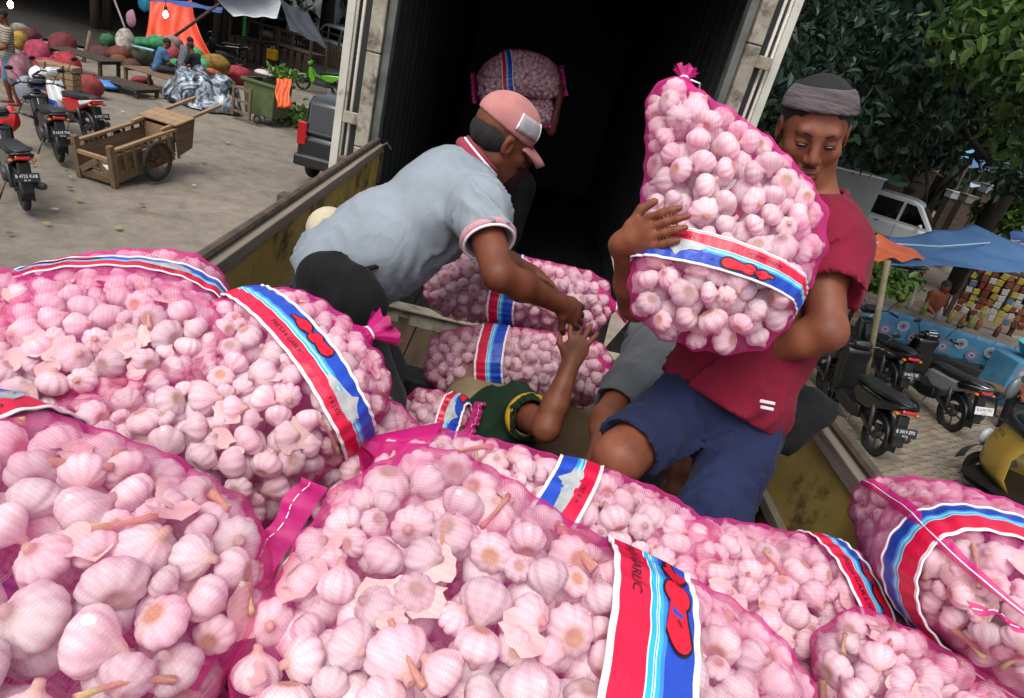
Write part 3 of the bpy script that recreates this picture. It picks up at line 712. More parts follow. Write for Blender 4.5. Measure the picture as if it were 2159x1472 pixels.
low = 'pink garlic sack in the lower layer, buried under the other sacks'
for i, (x, y, z) in enumerate([(-.5, .50, 2.42), (.25, .45, 2.42), (.85, .75, 2.35), (-.35, 1.1, 2.30), (.35, 1.15, 2.25), (-.4, .1, 2.25), (.4, .1, 2.25), (.75, .3, 2.45)]):
    sack(low, (x-.33, y, z), (x+.33, y+.05, z), .2, .15, seed=30+i, ends=('seam', 'seam'), near=False, res=(50, 70), r=(.024, .034), group='buried garlic sacks')
sack('upper garlic sack being passed out of the box truck', D(893, 590, 2.6), D(1293, 648, 2.56), .135, .15, up=(.05, -.75, .8), seed=41, r=(.021, .030), band=(-.12, .10), ends=(None, 'tie'), phi0=1.4, near=False, net=NETFAR, res=(90, 120), logo=False)
sack('lower garlic sack resting on the back of the stooping man in green', D(890, 755, 2.52), D(1297, 785, 2.47), .135, .15, up=(.05, -.75, .8), seed=43, r=(.021, .030), band=(-.25, .10), ends=(None, 'tie'), phi0=1.4, near=False, net=NETFAR, res=(90, 120), bend=.03, logo=False)
sack('garlic sack held upright by the man in the maroon shirt', D(1575, 262, 1.50), D(1482, 745, 1.40), .200, .125, up=(-.1, -1, .25), seed=45, r=(.021, .030), band=(.36, .062), ends=('tie', None), phi0=1.4, near=False, res=(100, 130), ny=-.03, tie_y=-.13, tsc=.55, shear=.45, taper=-.17)
sack('garlic sack slung over the shoulder of the man inside the dark hold', D(1000, 165, 5.6), D(1185, 150, 5.6), .22, .15, up=(0, -.7, 1), seed=47, band=(-.25, .09), ends=('seam', 'seam'), near=False, net=NETFAR, res=(70, 90), bend=.10, logo=False)
# ---------------------------------------------------------------- people
def m_skin(name, col, col2):
    t = NT(name); co = t.coord('Object')
    r = t.ramp(t.noise(14, 5, .6, co).outputs[0], [(.3, hexc(col2)), (.65, hexc(col))]); t.l(r.outputs[0], t.b.inputs['Base Color'])
    t.b.inputs['Roughness'].default_value = .55; t.b.inputs['Specular IOR Level'].default_value = .35; t.b.inputs['Subsurface Weight'].default_value = .06; t.b.inputs['Subsurface Radius'].default_value = (.012, .005, .003)
    t.bump(t.noise(220, 4, .6, co).outputs[0], .12, .002); return t.m
SKIN = m_skin('tanned_skin', '7f4a33', '613524'); SKIN2 = m_skin('brown_skin', '6e3c27', '532b1b')
HAIR = mat('black_hair', '080706', .8, col2='110f0d', scale=60, stretch=(1, 1, .2), bump=.6)
EYEW = mat('eye_dark', '0d0807', .25); BROW = mat('eyebrow', '1a110d', .8); LIP = mat('lips', '7a4034', .5)
def cloth(name, col, col2=None, sc_=9, rough=.85):
    if name in _mats: return _mats[name]
    t = NT(name); co = t.coord('Object'); r = t.ramp(t.noise(sc_, 5, .6, co).outputs[0], [(.35, hexc(col)), (.65, hexc(col2 or col))])
    d = t.ramp(t.noise(3.3, 6, .7, co, .8).outputs[0], [(.56, 0.0), (.74, .35)]); c = t.mix(d.outputs[0], r.outputs[0], tuple(x*.6+.01 for x in hexc(col2 or col)))
    t.l(c, t.b.inputs['Base Color']); t.b.inputs['Roughness'].default_value = rough; t.b.inputs['Specular IOR Level'].default_value = .2; t.b.inputs['Sheen Weight'].default_value = .04
    w = t.noise(16, 3, .5, t.coord('Object', (1, 1, .5)), 1.6); b1 = t.n('ShaderNodeBump'); b1.inputs['Strength'].default_value = .32; b1.inputs['Distance'].default_value = .013; t.l(w.outputs[0], b1.inputs['Height'])
    b2 = t.n('ShaderNodeBump'); b2.inputs['Strength'].default_value = .25; b2.inputs['Distance'].default_value = .003; t.l(t.noise(420, 3, .6, co).outputs[0], b2.inputs['Height']); t.l(b1.outputs[0], b2.inputs['Normal']); t.l(b2.outputs[0], t.b.inputs['Normal'])
    _mats[name] = t.m; return t.m
def head_prims(c, f, u, s=1.0, detail=True):
    f = unit(f); u = np.asarray(u, float); u = unit(u-f*(u @ f)); r = np.cross(f, u); R = np.column_stack([r, f, u])
    P = lambda x, y, z: np.asarray(c)+R @ (np.array([x, y, z])*s)
    q = [ell(P(0, -.012, .035), np.array([.074, .096, .084])*s, R, .02), ell(P(0, .03, -.03), np.array([.060, .060, .088])*s, R, .03)]
    if not detail: return q+[ell(P(0, .09, -.02), np.array([.014, .022, .03])*s, R, .01), ell(P(0, .05, -.09), np.array([.035, .03, .028])*s, R, .03)]+[ell(P(e*.076, -.005, 0), np.array([.01, .022, .034])*s, R, .008) for e in (-1, 1)], P, R
    q += [ell(P(0, .052, -.092), np.array([.032, .030, .024])*s, R, .03)]
    for e in (-1, 1):
        q += [cap(P(e*.047, .0, -.055), P(e*.022, .052, -.092), .022*s, .018*s, .03), ell(P(e*.040, .062, -.022), np.array([.022, .022, .020])*s, R, .022),
              ell(P(e*.031, .097, .005), np.array([.017, .014, .011])*s, R, .012, 'sub')]
    q += [cap(P(-.034, .080, .026), P(.034, .080, .026), .0115*s, k=.018), cap(P(0, .086, .018), P(0, .109, -.030), .0085*s, .0125*s, .014),
          ell(P(.012, .100, -.034), np.array([.009, .011, .008])*s, R, .008), ell(P(-.012, .100, -.034), np.array([.009, .011, .008])*s, R, .008)]
    for e in (-1, 1): q += [ell(P(e*.031, .0785, .004), np.array([.0145, .0125, .0115])*s, R, .004)]
    q += [cap(P(-.017, .089, -.060), P(.017, .089, -.060), .0075*s, k=.012), cap(P(-.014, .088, -.074), P(.014, .088, -.074), .008*s, k=.012),
          cap(P(-.022, .099, -.067), P(.022, .099, -.067), .0028*s, k=.004, op='sub')]
    for e in (-1, 1):
        q += [ell(P(e*.077, -.008, -.002), np.array([.008, .019, .031])*s, R, .006), ell(P(e*.083, -.002, -.002), np.array([.007, .010, .018])*s, R, .004, 'sub')]
    return q, P, R
def hand_prims(w, d, n, thumb, curl=.5, s=1.0, spread=.0):
    """palm, four unequal bent fingers and a thumb leaving the side of the palm; n is the side the fingers curl to"""
    w = np.asarray(w, float); d = unit(d); n = np.asarray(n, float); n = unit(n-d*(n @ d)); l = np.cross(n, d)*thumb; R = np.column_stack([d, l, n])
    q = [cap(w-d*.02, w+d*.03, .024*s, .026*s, .02), ell(w+d*.052*s, np.array([.048, .041, .0165])*s, R, .018)]
    for i, ln in enumerate((.072, .082, .076, .058)):
        lat = (.031-.0205*i)*s; p = w+d*(.088-.004*abs(i-1))*s+l*lat; a = curl*.55; di = unit(d+l*spread*(1.5-i)*.3); rr = [.0092, .0085, .0078, .0066]
        for k, fr in enumerate((.45, .30, .25)):
            v = di*cos(a)+n*sin(a); p2 = p+v*ln*fr*s; q.append(cap(p, p2, rr[k]*s, rr[k+1]*s, .004)); p = p2; a += curl*.75
    p = w+d*.028*s+l*.030*s; v = unit(d*.62+l*.66+n*.30); p2 = p+v*.040*s; v2 = unit(d*.85+l*.25+n*.45); p3 = p2+v2*.032*s
    q += [cap(w+d*.015*s, p, .016*s, .014*s, .012), cap(p, p2, .0125*s, .0105*s, .006), cap(p2, p3, .0105*s, .0085*s, .005)]
    return q
def torso(J, inf=0.0, k=.04, fat=1.0):
    lat = unit(J['shR']-J['shL']); upv = unit(J['neck']-J['pelvis']); fw = unit(np.cross(upv, lat)); 
    def RR(a):
        z = unit(a); x = unit(lat-z*(lat @ z)); return np.column_stack([x, np.cross(z, x), z])
    mid = J.get('mid', (J['pelvis']+J['chest'])/2); R1 = RR(J['neck']-mid); R0 = RR(mid-J['pelvis'])
    return [ell(J['pelvis'], np.array([.155, .105*fat, .11])+inf, R0, k), ell(mid, np.array([.140, .100*fat, .15])+inf, RR(J['chest']-J['pelvis']), k), ell(J['chest'], np.array([.165, .112*fat, .165])+inf, R1, k),
            cap(J['shR'], J['chest']+(J['neck']-J['chest'])*.45, .062+inf, .085+inf, k), cap(J['shL'], J['chest']+(J['neck']-J['chest'])*.45, .062+inf, .085+inf, k)]
def arm(J, sd, inf=0.0, upto=None):
    s, e, w = J['sh'+sd], J['el'+sd], J['wr'+sd]
    if upto is not None: return [cap(s, s+(e-s)*upto, .060+inf, .050+inf, .03)]
    return [cap(s, e, .056+inf, .042+inf, .03), cap(e, e+(w-e)*.35, .042+inf, .043+inf, .02), cap(e+(w-e)*.35, w, .042+inf, .027+inf, .02)]
def leg(J, sd, inf=0.0, foot=True):
    h, k, a = J['hip'+sd], J['kn'+sd], J['an'+sd]; fw = J.get('toe', np.array([0, -1., 0]))
    q = [cap(h, k, .088+inf, .058+inf, .04), cap(k, k+(a-k)*.3, .057+inf, .056+inf, .03), cap(k+(a-k)*.3, a, .054+inf, .036+inf, .02)]
    if foot: q += [cap(a+fw*-.03-[0, 0, .04], a+fw*.15-[0, 0, .055], .034, .026, .03)]
    return q
def body(J, hands, head, s=1.0, detail=True, fat=1.0):
    q = torso(J, 0, fat=fat)
    for sd in 'RL': q += arm(J, sd)+leg(J, sd)
    hp, P, R = head_prims(*head, s=s, detail=detail); q += [cap(J['neck'], head[0]+R @ np.array([0, -.02, -.04]), .056, .052, .03)]+hp
    for sd in hands: q += hand_prims(*hands[sd])
    return q, P, R
def face_objs(P, R, root, down=True, s=1.0):
    b = np.array(root.location)
    for e in (-1, 1):
        MB().ell(P(e*.031, .0915, -.0015 if down else .003)-b, np.array([.0135, .0035, .0038 if down else .006])*s, R @ rotx(.5 if down else 0), 12, 8).build('eye', EYEW, root, True)
        MB().tube([P(e*.014, .0925, .021)-b, P(e*.028, .0925, .027)-b, P(e*.040, .084, .026)-b, P(e*.050, .074, .020)-b], [.0030, .0038, .0032, .0014], 6, sq=.8).build('eyebrow', BROW, root, True)
def hair_prims(P, R, s=1.0, back=True):
    q = [ell(P(0, -.018, .042), np.array([.079, .098, .086])*s, R, .01), ell(P(0, .085, -.045), np.array([.085, .07, .098])*s, R, .012, 'sub'), cut(P(0, -.03, -.055), -R[:, 2])]
    return q
def sleeve_end(s, e, t, r=.095):
    d = unit(e-s); p = s+d*(np.linalg.norm(e-s)*t+r*.62); return cap(p, e+d*.12, r, r, .004, 'sub')
def ring(c, axis, rx, r, m, name, root, n=40, ry=None, up=(0, 0, 1), h=None):
    F = frame(axis, up); a = np.arange(n)*2*pi/n; b = np.array(root.location)
    return MB().tube([np.asarray(c)-b+F[:, 1]*rx*cos(x)+F[:, 2]*(ry or rx)*sin(x) for x in a], r, 8, closed=True, sq=h).build(name, m, root, True)
V3 = lambda *a: np.array(a, float)

# ---- man in the grey polo shirt, bent over the two sacks
J = dict(neck=D(1000, 345, 2.05), chest=D(925, 432, 2.05), mid=D(815, 505, 2.05), pelvis=D(720, 575, 2.07), shR=D(1010, 440, 1.88), shL=D(965, 385, 2.22),
         elR=D(1052, 580, 1.76), wrR=D(1180, 640, 1.93), elL=D(1045, 545, 2.30), wrL=D(1120, 575, 2.42), hipR=D(700, 610, 1.98), hipL=D(705, 580, 2.16), toe=V3(1, 0, 0))
for sd, o in (('R', -.02), ('L', .05)):
    J['kn'+sd] = J['hip'+sd]+V3(.20, o, -.33); J['an'+sd] = V3(J['kn'+sd][0]-.12, J['kn'+sd][1], 1.66)
head = (D(1058, 292, 2.03), V3(.84, .42, -.33), V3(.25, 0, 1))
root = thing('person', (J['pelvis'][0], J['pelvis'][1], 1.58), 'man in a grey polo shirt and faded pink cap bending over two sacks', 'person')
hands = dict(R=(J['wrR'], D(1225, 668, 2.0)-J['wrR'], V3(.1, .9, -.6), 1, .55), L=(J['wrL'], V3(.9, .1, -.3), V3(0, -.3, -1), -1, .6))
q, P, R = body(J, hands, head)
hc = head[0]; sdf_obj('body', q, SKIN2, root, .011, [(hc-.15, hc+.15, .0042), (J['wrR']-.12, J['wrR']+.16, .005)])
POLO = cloth('grey_polo_cloth', '868f97', '788189', 5); MAROON = cloth('maroon_trim', '8c3446'); WHTRIM = cloth('white_trim', 'd9d9dc'); PINKTRIM = cloth('pink_trim', 'b98a92')
q = torso(J, .022, fat=1.15)+[cap(J['pelvis'], J['mid'], .15, .15, .05), cap(J['mid']+V3(.02, 0, -.06), J['chest']+V3(0, 0, -.05), .11, .11, .06)]
for sd in 'RL':
    q += [cap(J['sh'+sd], J['sh'+sd]+(J['el'+sd]-J['sh'+sd])*.62, .074, .078, .04)]
hem = unit(J['pelvis']-J['mid']); q += [cut(J['pelvis']+hem*.085, hem)]
for sd in 'RL':
    d = unit(J['el'+sd]-J['sh'+sd]); q += [cap(J['sh'+sd]+(J['el'+sd]-J['sh'+sd])*.42, J['el'+sd], .059, .057, .004, 'sub'), sleeve_end(J['sh'+sd], J['el'+sd], .50)]
q += [cap(J['neck']+(J['neck']-J['chest'])*.25, head[0], .062, .07, .006, 'sub')]
fold_dir = J['chest']-J['pelvis']+V3(0, 0, -.5)
sdf_obj('polo_shirt', q, POLO, root, .0085, wrinkle=folds(fold_dir+V3(-.1, 0, -.5), 62, .009, 2))
nk = unit(hc-J['neck']); cn = J['neck']+nk*.012
ring(cn, nk, .076, .010, MAROON, 'collar', root, ry=.078, h=1.6); ring(cn+nk*.016, nk, .074, .005, WHTRIM, 'collar_stripe', root); ring(cn+nk*.026, nk, .071, .005, MAROON, 'collar_stripe', root)
c0 = J['shR']+(J['elR']-J['shR'])*.47; dR = unit(J['elR']-J['shR'])
ring(c0, dR, .072, .009, PINKTRIM, 'sleeve_cuff', root, h=1.4); ring(c0+dR*.014, dR, .071, .004, WHTRIM, 'sleeve_stripe', root)
PANT = cloth('charcoal_trousers', '2c3033', '1f2224')
q = [ell(J['pelvis'], (.175, .13, .13), frame(J['shR']-J['shL'], (0, 0, 1)), .04)]
for sd in 'RL': q += leg(J, sd, .022, False)
sdf_obj('trousers', q, PANT, root, .012, wrinkle=folds((0, 0, 1), 45, .0035, 5))
CAPM = cloth('faded_pink_cap_cloth', 'b37a76', 'a06a68', 12); CAPG = cloth('grey_cap_patch', 'a39ea2', '8f8a90', 30)
capq = [ell(P(0, -.008, .055), (.083, .106, .082), R, .01), cut(P(0, 0, .032), -(R @ unit(V3(0, .10, 1))))]
sdf_obj('cap', capq, CAPM, root, .005)
br = []
for i in range(7):
    y = .075+.10*i/6; w = .074*sqrt(max(1-(i/6.4)**2.4, .02)); br.append([P(w*t, y-.035*t*t, .030-.030*(i/6)**1.5-.018*t*t)-np.array(root.location) for t in np.linspace(-1, 1, 13)])
MB().grid(np.array(br)).build('cap_brim', CAPM, root, True, thick=.006)
pp = []
for i in range(6):
    z = .052+.048*i/5; row = []
    for a in np.linspace(-.1, .85, 10):
        k = sqrt(max(1-((z-.055)/.082)**2, .05)); row.append(P(.0845*k*cos(a)+.0015, -.008+.1075*k*sin(a), z)-np.array(root.location))
    pp.append(row)
MB().grid(np.array(pp)).build('cap_patch', CAPG, root, True, thick=.003)
for a in (0, -1): MB().tube([pp[i][a] for i in range(6)], .0035, 6).build('patch_border', WHTRIM, root, True)
sdf_obj('hair', [ell(P(0, -.036, -.004), (.0785, .072, .058), R, .02), cut(P(0, -.05, .045), R[:, 2]), ell(P(0, .06, -.03), (.1, .075, .09), R, .01, 'sub')], HAIR, root, .006, wrinkle=folds(R[:, 2], 60, .002, 1))
bag = thing('waist_bag', D(705, 625, 1.86), 'black cloth bag hanging at the hip of the man in the grey polo', 'bag'); bb = np.array(bag.location)
BLK = cloth('black_cloth', '0d0d0f', '161618')
sdf_obj('pouch', [ell(D(705, 618, 1.88), (.13, .06, .115), frame(V3(.8, -.2, -.5)), .03), ell(D(755, 640, 1.88), (.08, .05, .09), None, .05)], BLK, bag, .009, wrinkle=folds((.4, 0, 1), 40, .005, 3))
MB().tube([D(640, 560, 1.98)-bb, D(690, 560, 1.88)-bb, D(745, 575, 1.86)-bb, D(800, 560, 1.92)-bb], .008, 6).build('strap', BLK, bag, True)

# ---- man in the maroon shirt carrying the upright sack
J = dict(neck=D(1718, 425, 1.66), chest=D(1680, 545, 1.70), mid=D(1600, 690, 1.72), pelvis=D(1530, 830, 1.74), shL=D(1728, 488, 1.63), shR=D(1580, 455, 1.80),
         elL=D(1745, 700, 1.52), wrL=D(1600, 745, 1.62), elR=D(1342, 640, 1.62), wrR=D(1318, 512, 1.44), hipR=D(1460, 840, 1.74), hipL=D(1590, 870, 1.74), knR=D(1305, 965, 1.55), knL=D(1500, 1095, 1.56), toe=V3(-.3, -.95, 0))
J['anR'] = J['knR']+V3(.03, .16, -.40); J['anL'] = J['knL']+V3(-.02, .14, -.40)
head = (D(1714, 278, 1.60), V3(-.16, -.92, -.27), V3(-.20, -.25, 1))
root = thing('person', (J['anL'][0], J['anL'][1], J['anL'][2]-.08), 'man in a maroon shirt and grey headband carrying an upright sack', 'person')
hands = dict(R=(J['wrR'], D(1358, 470, 1.46)-J['wrR'], V3(.9, .15, .1), -1, .62), L=(J['wrL'], V3(-.9, .05, .25), V3(.2, -.1, 1), -1, .3))
hands['R'] = (J['wrR'], D(1400, 480, 1.335)-J['wrR'], CF+CR*.2, -1, .30)
q, P, R = body(J, hands, head, s=1.0)
hc = head[0]; sdf_obj('body', q, SKIN, root, .011, [(hc-.14, hc+.14, .0032), (J['wrR']-.1, J['wrR']+.14, .0045)])
face_objs(P, R, root); b0 = np.array(root.location)
MB().ell(P(0, .0955, -.0625)-b0, (.021, .006, .005), R, 14, 8).ell(P(0, .0945, -.0745)-b0, (.017, .006, .0055), R, 14, 8).build('lips', LIP, root, True)
MB().ell(P(0, .0955, -.051)-b0, (.017, .0025, .003), R, 10, 6).build('moustache', mat('stubble', '3a2620', .9), root, True)
sdf_obj('hair', hair_prims(P, R), HAIR, root, .0055, wrinkle=folds(R[:, 2], 60, .002, 4))
HB = mat('grey_headband_knit', '665c5f', .9, col2='3a3335', scale=26, stretch=(.3, .3, 2.2), bump=.8, bscale=90)
hb = [ell(P(0, -.012, .050), (.087, .108, .083), R, .01), cut(P(0, 0, .104), R @ unit(V3(0, -.22, 1))), cut(P(0, 0, .052), -(R @ unit(V3(0, -.22, 1))))]
sdf_obj('headband', hb, HB, root, .0045, wrinkle=folds(R[:, 0], 60, .0016, 2))
MAR = cloth('maroon_shirt_cloth', '78142c', '641026', 4)
q = torso(J, .020)+[cap(J['mid'], J['pelvis'], .15, .165, .05)]
for sd in 'RL': q += [cap(J['sh'+sd], J['sh'+sd]+(J['el'+sd]-J['sh'+sd])*.75, .070, .084, .04)]
hem = unit(J['pelvis']-J['mid']); hp = unit(hem+V3(-.12, 0, 0)); q += [cut(J['pelvis']+hem*.035, hp)]
for sd in 'RL': q += [cap(J['sh'+sd]+(J['el'+sd]-J['sh'+sd])*.50, J['el'+sd], .060, .06, .004, 'sub'), sleeve_end(J['sh'+sd], J['el'+sd], .60)]
q += [cap(J['neck']+V3(0, 0, .035), head[0], .062, .07, .006, 'sub')]
sdf_obj('shirt', q, MAR, root, .009, wrinkle=folds(V3(-.7, -.1, -.8), 60, .013, 9))
ring(J['neck']+V3(0, -.005, .012), head[0]-J['neck'], .066, .008, MAR, 'collar', root)
tg = D(1618, 848, 1.53); MB().box(tg-b0, (.035, .004, .006), frame(CR*.97-CU*.2)).box(tg-b0+[.004, -.002, -.014], (.03, .004, .006), frame(CR*.97-CU*.2)).build('hem_tag', WHTRIM, root)
NAVY = cloth('navy_shorts', '20284a', '181e38', 5)
q = [ell(J['pelvis'], (.17, .125, .125), frame(J['shR']-J['shL']), .04)]
for sd, t in (('R', .93), ('L', 1.0)):
    h, k = J['hip'+sd], J['kn'+sd]; q += [cap(h, h+(k-h)*(t+(.12 if sd == 'R' else 0)), .094, .082, .05)]
q += [cap(J['knL'], J['anL'], .085, .070, .03), cap(J['hipR']+(J['knR']-J['hipR'])*.80, J['knR'], .064, .063, .004, 'sub'), sleeve_end(J['hipR'], J['knR'], .90, .105)]
sdf_obj('shorts', q, NAVY, root, .010, wrinkle=folds(V3(-.6, -.3, -1), 60, .011, 6))
bag = thing('tied_jacket', D(1660, 880, 1.72), 'black fringed cloth tied at the hip of the man in maroon', 'cloth'); bb = np.array(bag.location)
sdf_obj('cloth', [ell(D(1660, 860, 1.72), (.065, .07, .13), frame(V3(.2, 0, -1)), .03), ell(D(1640, 905, 1.72), (.08, .06, .07), None, .04)], BLK, bag, .010, wrinkle=folds((.2, 0, 1), 60, .009, 3))
f = MB(); rs = np.random.RandomState(3)
for i in range(16):
    p = D(1612+i*5, 915-i*2.0+rs.randn()*4, 1.70)-bb; f.tube([p, p+V3(rs.randn()*.006, 0, -.03), p+V3(rs.randn()*.012, 0, -.05-.03*rs.rand())], [.004, .003, .001], 5)
f.build('fringe', BLK, bag, True)

# ---- stooping man in green under the lower sack
J = dict(neck=D(1030, 840, 2.42), chest=D(1025, 925, 2.44), pelvis=D(1010, 1150, 2.5), shR=D(1088, 862, 2.36), shL=D(965, 875, 2.52), elR=D(1152, 903, 2.10), wrR=D(1203, 768, 2.13),
         elL=D(905, 930, 2.62), wrL=D(900, 830, 2.66), hipR=D(1050, 1170, 2.46), hipL=D(965, 1160, 2.55), toe=V3(.2, 1, 0))
for sd in 'RL': J['kn'+sd] = J['hip'+sd]+V3(0, .14, -.22); J['an'+sd] = V3(J['kn'+sd][0], J['kn'+sd][1]-.05, 1.64)
head = (D(1000, 812, 2.55), V3(-.25, .85, -.3), V3(0, .2, 1))
root = thing('person', (J['pelvis'][0], J['pelvis'][1], 1.58), 'man in a dark green shirt with yellow cuffs stooping under a sack', 'person')
hands = dict(R=(J['wrR'], D(1228, 700, 2.14)-J['wrR'], V3(.2, .9, .15), -1, .42, 1.0, .8), L=(J['wrL'], V3(0, .2, 1), V3(.8, .3, 0), 1, .4))
q, P, R = body(J, hands, head, detail=False)
sdf_obj('body', q, SKIN, root, .011, [(J['wrR']-.1, J['wrR']+.2, .0048)])
GRN = cloth('dark_green_shirt', '16301f', '0f2417', 6); YCUF = cloth('yellow_cuff', 'c79a1a', 'b58a14')
q = torso(J, .03)
for sd in 'RL': q += [cap(J['sh'+sd], J['sh'+sd]+(J['el'+sd]-J['sh'+sd])*.45, .080, .080, .03)]
for sd in 'RL': q += [cap(J['sh'+sd]+(J['el'+sd]-J['sh'+sd])*.38, J['el'+sd], .064, .062, .004, 'sub')]
sdf_obj('shirt', q, GRN, root, .010, wrinkle=folds((.2, 0, 1), 45, .008, 1))
dR = unit(J['elR']-J['shR']); ring(J['shR']+(J['elR']-J['shR'])*.44, dR, .072, .012, YCUF, 'sleeve_cuff', root, h=1.5)
q = [ell(J['pelvis'], (.17, .12, .12), None, .04)]
for sd in 'RL': q += leg(J, sd, .02, False)
sdf_obj('trousers', q, PANT, root, .014)
HOOD = cloth('beige_head_cloth', '8a7a5e', '75664d', 6)
sdf_obj('head_cloth', [ell(D(1000, 815, 2.50), (.115, .12, .12), None, .03), ell(D(1030, 835, 2.44), (.13, .09, .075), frame(V3(1, 0, .15)), .05), ell(D(985, 870, 2.44), (.07, .08, .09), None, .05)], HOOD, root, .009, wrinkle=folds((1, 0, -.5), 24, .006, 2))

# ---- man in a grey T-shirt bent forward behind the carrier's legs
J = dict(neck=D(1395, 850, 2.22), chest=D(1395, 815, 2.40), mid=D(1400, 760, 2.55), pelvis=D(1405, 730, 2.75), shR=D(1322, 822, 2.24), shL=D(1448, 862, 2.22), elR=D(1276, 880, 2.10), wrR=D(1264, 945, 1.98),
         elL=D(1440, 960, 2.12), wrL=D(1420, 1050, 2.08), hipR=D(1365, 760, 2.78), hipL=D(1440, 770, 2.78), toe=V3(0, -1, 0))
for sd in 'RL': J['kn'+sd] = J['hip'+sd]+V3(0, -.1, -.36); J['an'+sd] = V3(J['kn'+sd][0], J['kn'+sd][1]+.1, 1.64)
head = (D(1402, 890, 2.08), V3(0, -.6, -.8), V3(0, -.7, .6))
root = thing('person', (J['pelvis'][0], J['pelvis'][1], 1.58), 'man in a grey T-shirt bent forward behind the carrier, both arms hanging', 'person')
hands = dict(R=(J['wrR'], D(1248, 990, 1.95)-J['wrR'], V3(.6, .6, -.2), -1, .35), L=(J['wrL'], V3(0, -.2, -1), V3(-.6, .5, 0), 1, .4))
q, P, R = body(J, hands, head, detail=False); sdf_obj('body', q, SKIN, root, .012, [(J['wrR']-.2, J['wrR']+.1, .0055)])
GTEE = cloth('grey_tshirt', '55585c', '46494d', 7)
q = torso(J, .028)
for sd in 'RL': q += [cap(J['sh'+sd], J['sh'+sd]+(J['el'+sd]-J['sh'+sd])*.75, .072, .074, .03)]
for sd in 'RL': q += [cap(J['sh'+sd]+(J['el'+sd]-J['sh'+sd])*.48, J['el'+sd], .056, .056, .004, 'sub'), sleeve_end(J['sh'+sd], J['el'+sd], .62, .085)]
sdf_obj('t_shirt', q, GTEE, root, .011, wrinkle=folds((0, -.5, -.6), 45, .008, 7))
q = [ell(J['pelvis'], (.17, .13, .12), None, .04)]
for sd in 'RL': q += leg(J, sd, .022, False)
sdf_obj('trousers', q, cloth('grey_blue_trousers', '4a5058', '3c4148'), root, .014)
sdf_obj('hair', hair_prims(P, R), HAIR, root, .009)

# ---- man inside the hold with a sack over his shoulder
J = dict(neck=D(1095, 205, 5.95), chest=D(1095, 265, 5.95), pelvis=D(1085, 385, 5.95), shR=D(1140, 245, 5.9), shL=D(1055, 225, 6.05), elR=D(1162, 275, 5.75), wrR=D(1178, 215, 5.65),
         elL=D(1030, 285, 6.0), wrL=D(1035, 340, 5.9), hipR=D(1105, 395, 5.9), hipL=D(1065, 390, 6.0))
for sd in 'RL': J['kn'+sd] = J['hip'+sd]+V3(0, -.05, -.40); J['an'+sd] = V3(J['kn'+sd][0], J['kn'+sd][1]+.05, 1.69)
head = (D(1085, 182, 5.95), V3(-.3, -.9, -.1), V3(0, 0, 1))
root = thing('person', (J['pelvis'][0], J['pelvis'][1], 1.62), 'man in dark clothes inside the hold with one arm raised to a sack', 'person')
q, P, R = body(J, dict(R=(J['wrR'], D(1186, 185, 5.6)-J['wrR'], V3(-.5, .5, 0), 1, .5), L=(J['wrL'], V3(0, -.2, -1), V3(.6, 0, 0), -1, .4)), head, detail=False)
sdf_obj('body', q, SKIN2, root, .013)
sdf_obj('shirt', torso(J, .025)+[cap(J['shR'], J['shR']+(J['elR']-J['shR'])*.5, .075), cap(J['shL'], J['shL']+(J['elL']-J['shL'])*.5, .075)], cloth('dark_red_shirt', '2a0d10', '200a0c'), root, .014)
q = [ell(J['pelvis'], (.17, .12, .12), None, .04)]
for sd in 'RL': q += leg(J, sd, .02, False)
sdf_obj('trousers', q, BLK, root, .016); sdf_obj('hair', hair_prims(P, R), HAIR, root, .012)
sack('garlic sack hanging down from the same shoulder in the hold', D(1135, 205, 5.72), D(1135, 262, 5.66), .13, .09, up=(0, -1, .2), seed=49, ends=('seam', 'seam'), near=False, net=NETFAR, res=(50, 70), r=(.018, .026))
# ---- small things lying between the two trucks
o = thing('cloth_bundle', D(700, 480, 2.55), 'cream cloth bundle behind the back of the man in the grey polo', 'cloth'); b = np.array(o.location)
sdf_obj('bundle', [ell(D(700, 480, 2.5), (.085, .08, .075), None, .03), ell(D(672, 492, 2.5), (.04, .06, .06), None, .03)], cloth('cream_cloth', 'b7ad94', 'a59b82'), o, .008, wrinkle=folds((0, 0, 1), 40, .006, 3))
CARD = mat('cardboard', '7d6a50', .85, col2='6a5942', scale=5, bump=.2)
for (pts, lab) in (([(1285, 520), (1320, 490), (1345, 560), (1335, 600), (1300, 600)], 'torn cardboard sheet leaning in the mouth of the hold'), ([(1295, 640), (1345, 600), (1340, 660), (1270, 740)], 'folded cardboard piece stuck behind the upper sack')):
    P4 = [D(x, y, 3.1) for x, y in pts]; o = thing('cardboard_sheet', np.mean(P4, 0), lab, 'cardboard'); c = np.array(o.location)
    n = len(P4); v = np.vstack([np.array(P4)-c, np.array(P4)-c+CF*.012]); MB().add(v, [tuple(range(n)), tuple(range(2*n-1, n-1, -1))]+[(i, n+i, n+(i+1) % n, (i+1) % n) for i in range(n)]).build('sheet', mat('pale_cardboard', '9a9186', .8, col2='7d7266', scale=20), o)
o = thing('plywood_board', D(1160, 960, 2.45), 'brown plywood board standing behind the stooping man in green', 'board'); c = np.array(o.location)
MB().box((0, .08, -.02), (.62, .02, .40), roty(.12)).build('board', CARD, o, bev=.003)
o = thing('wooden_beam', D(930, 835, 2.62), 'dark wooden beam lying across the truck bed under the sacks', 'beam')
MB().box((0, 0, 0), (1.0, .12, .14), roty(.03)).build('beam', mat('grimy_beam', '2b2926', .7, col2='1d1b19', scale=6, bump=.3), o, bev=.008)
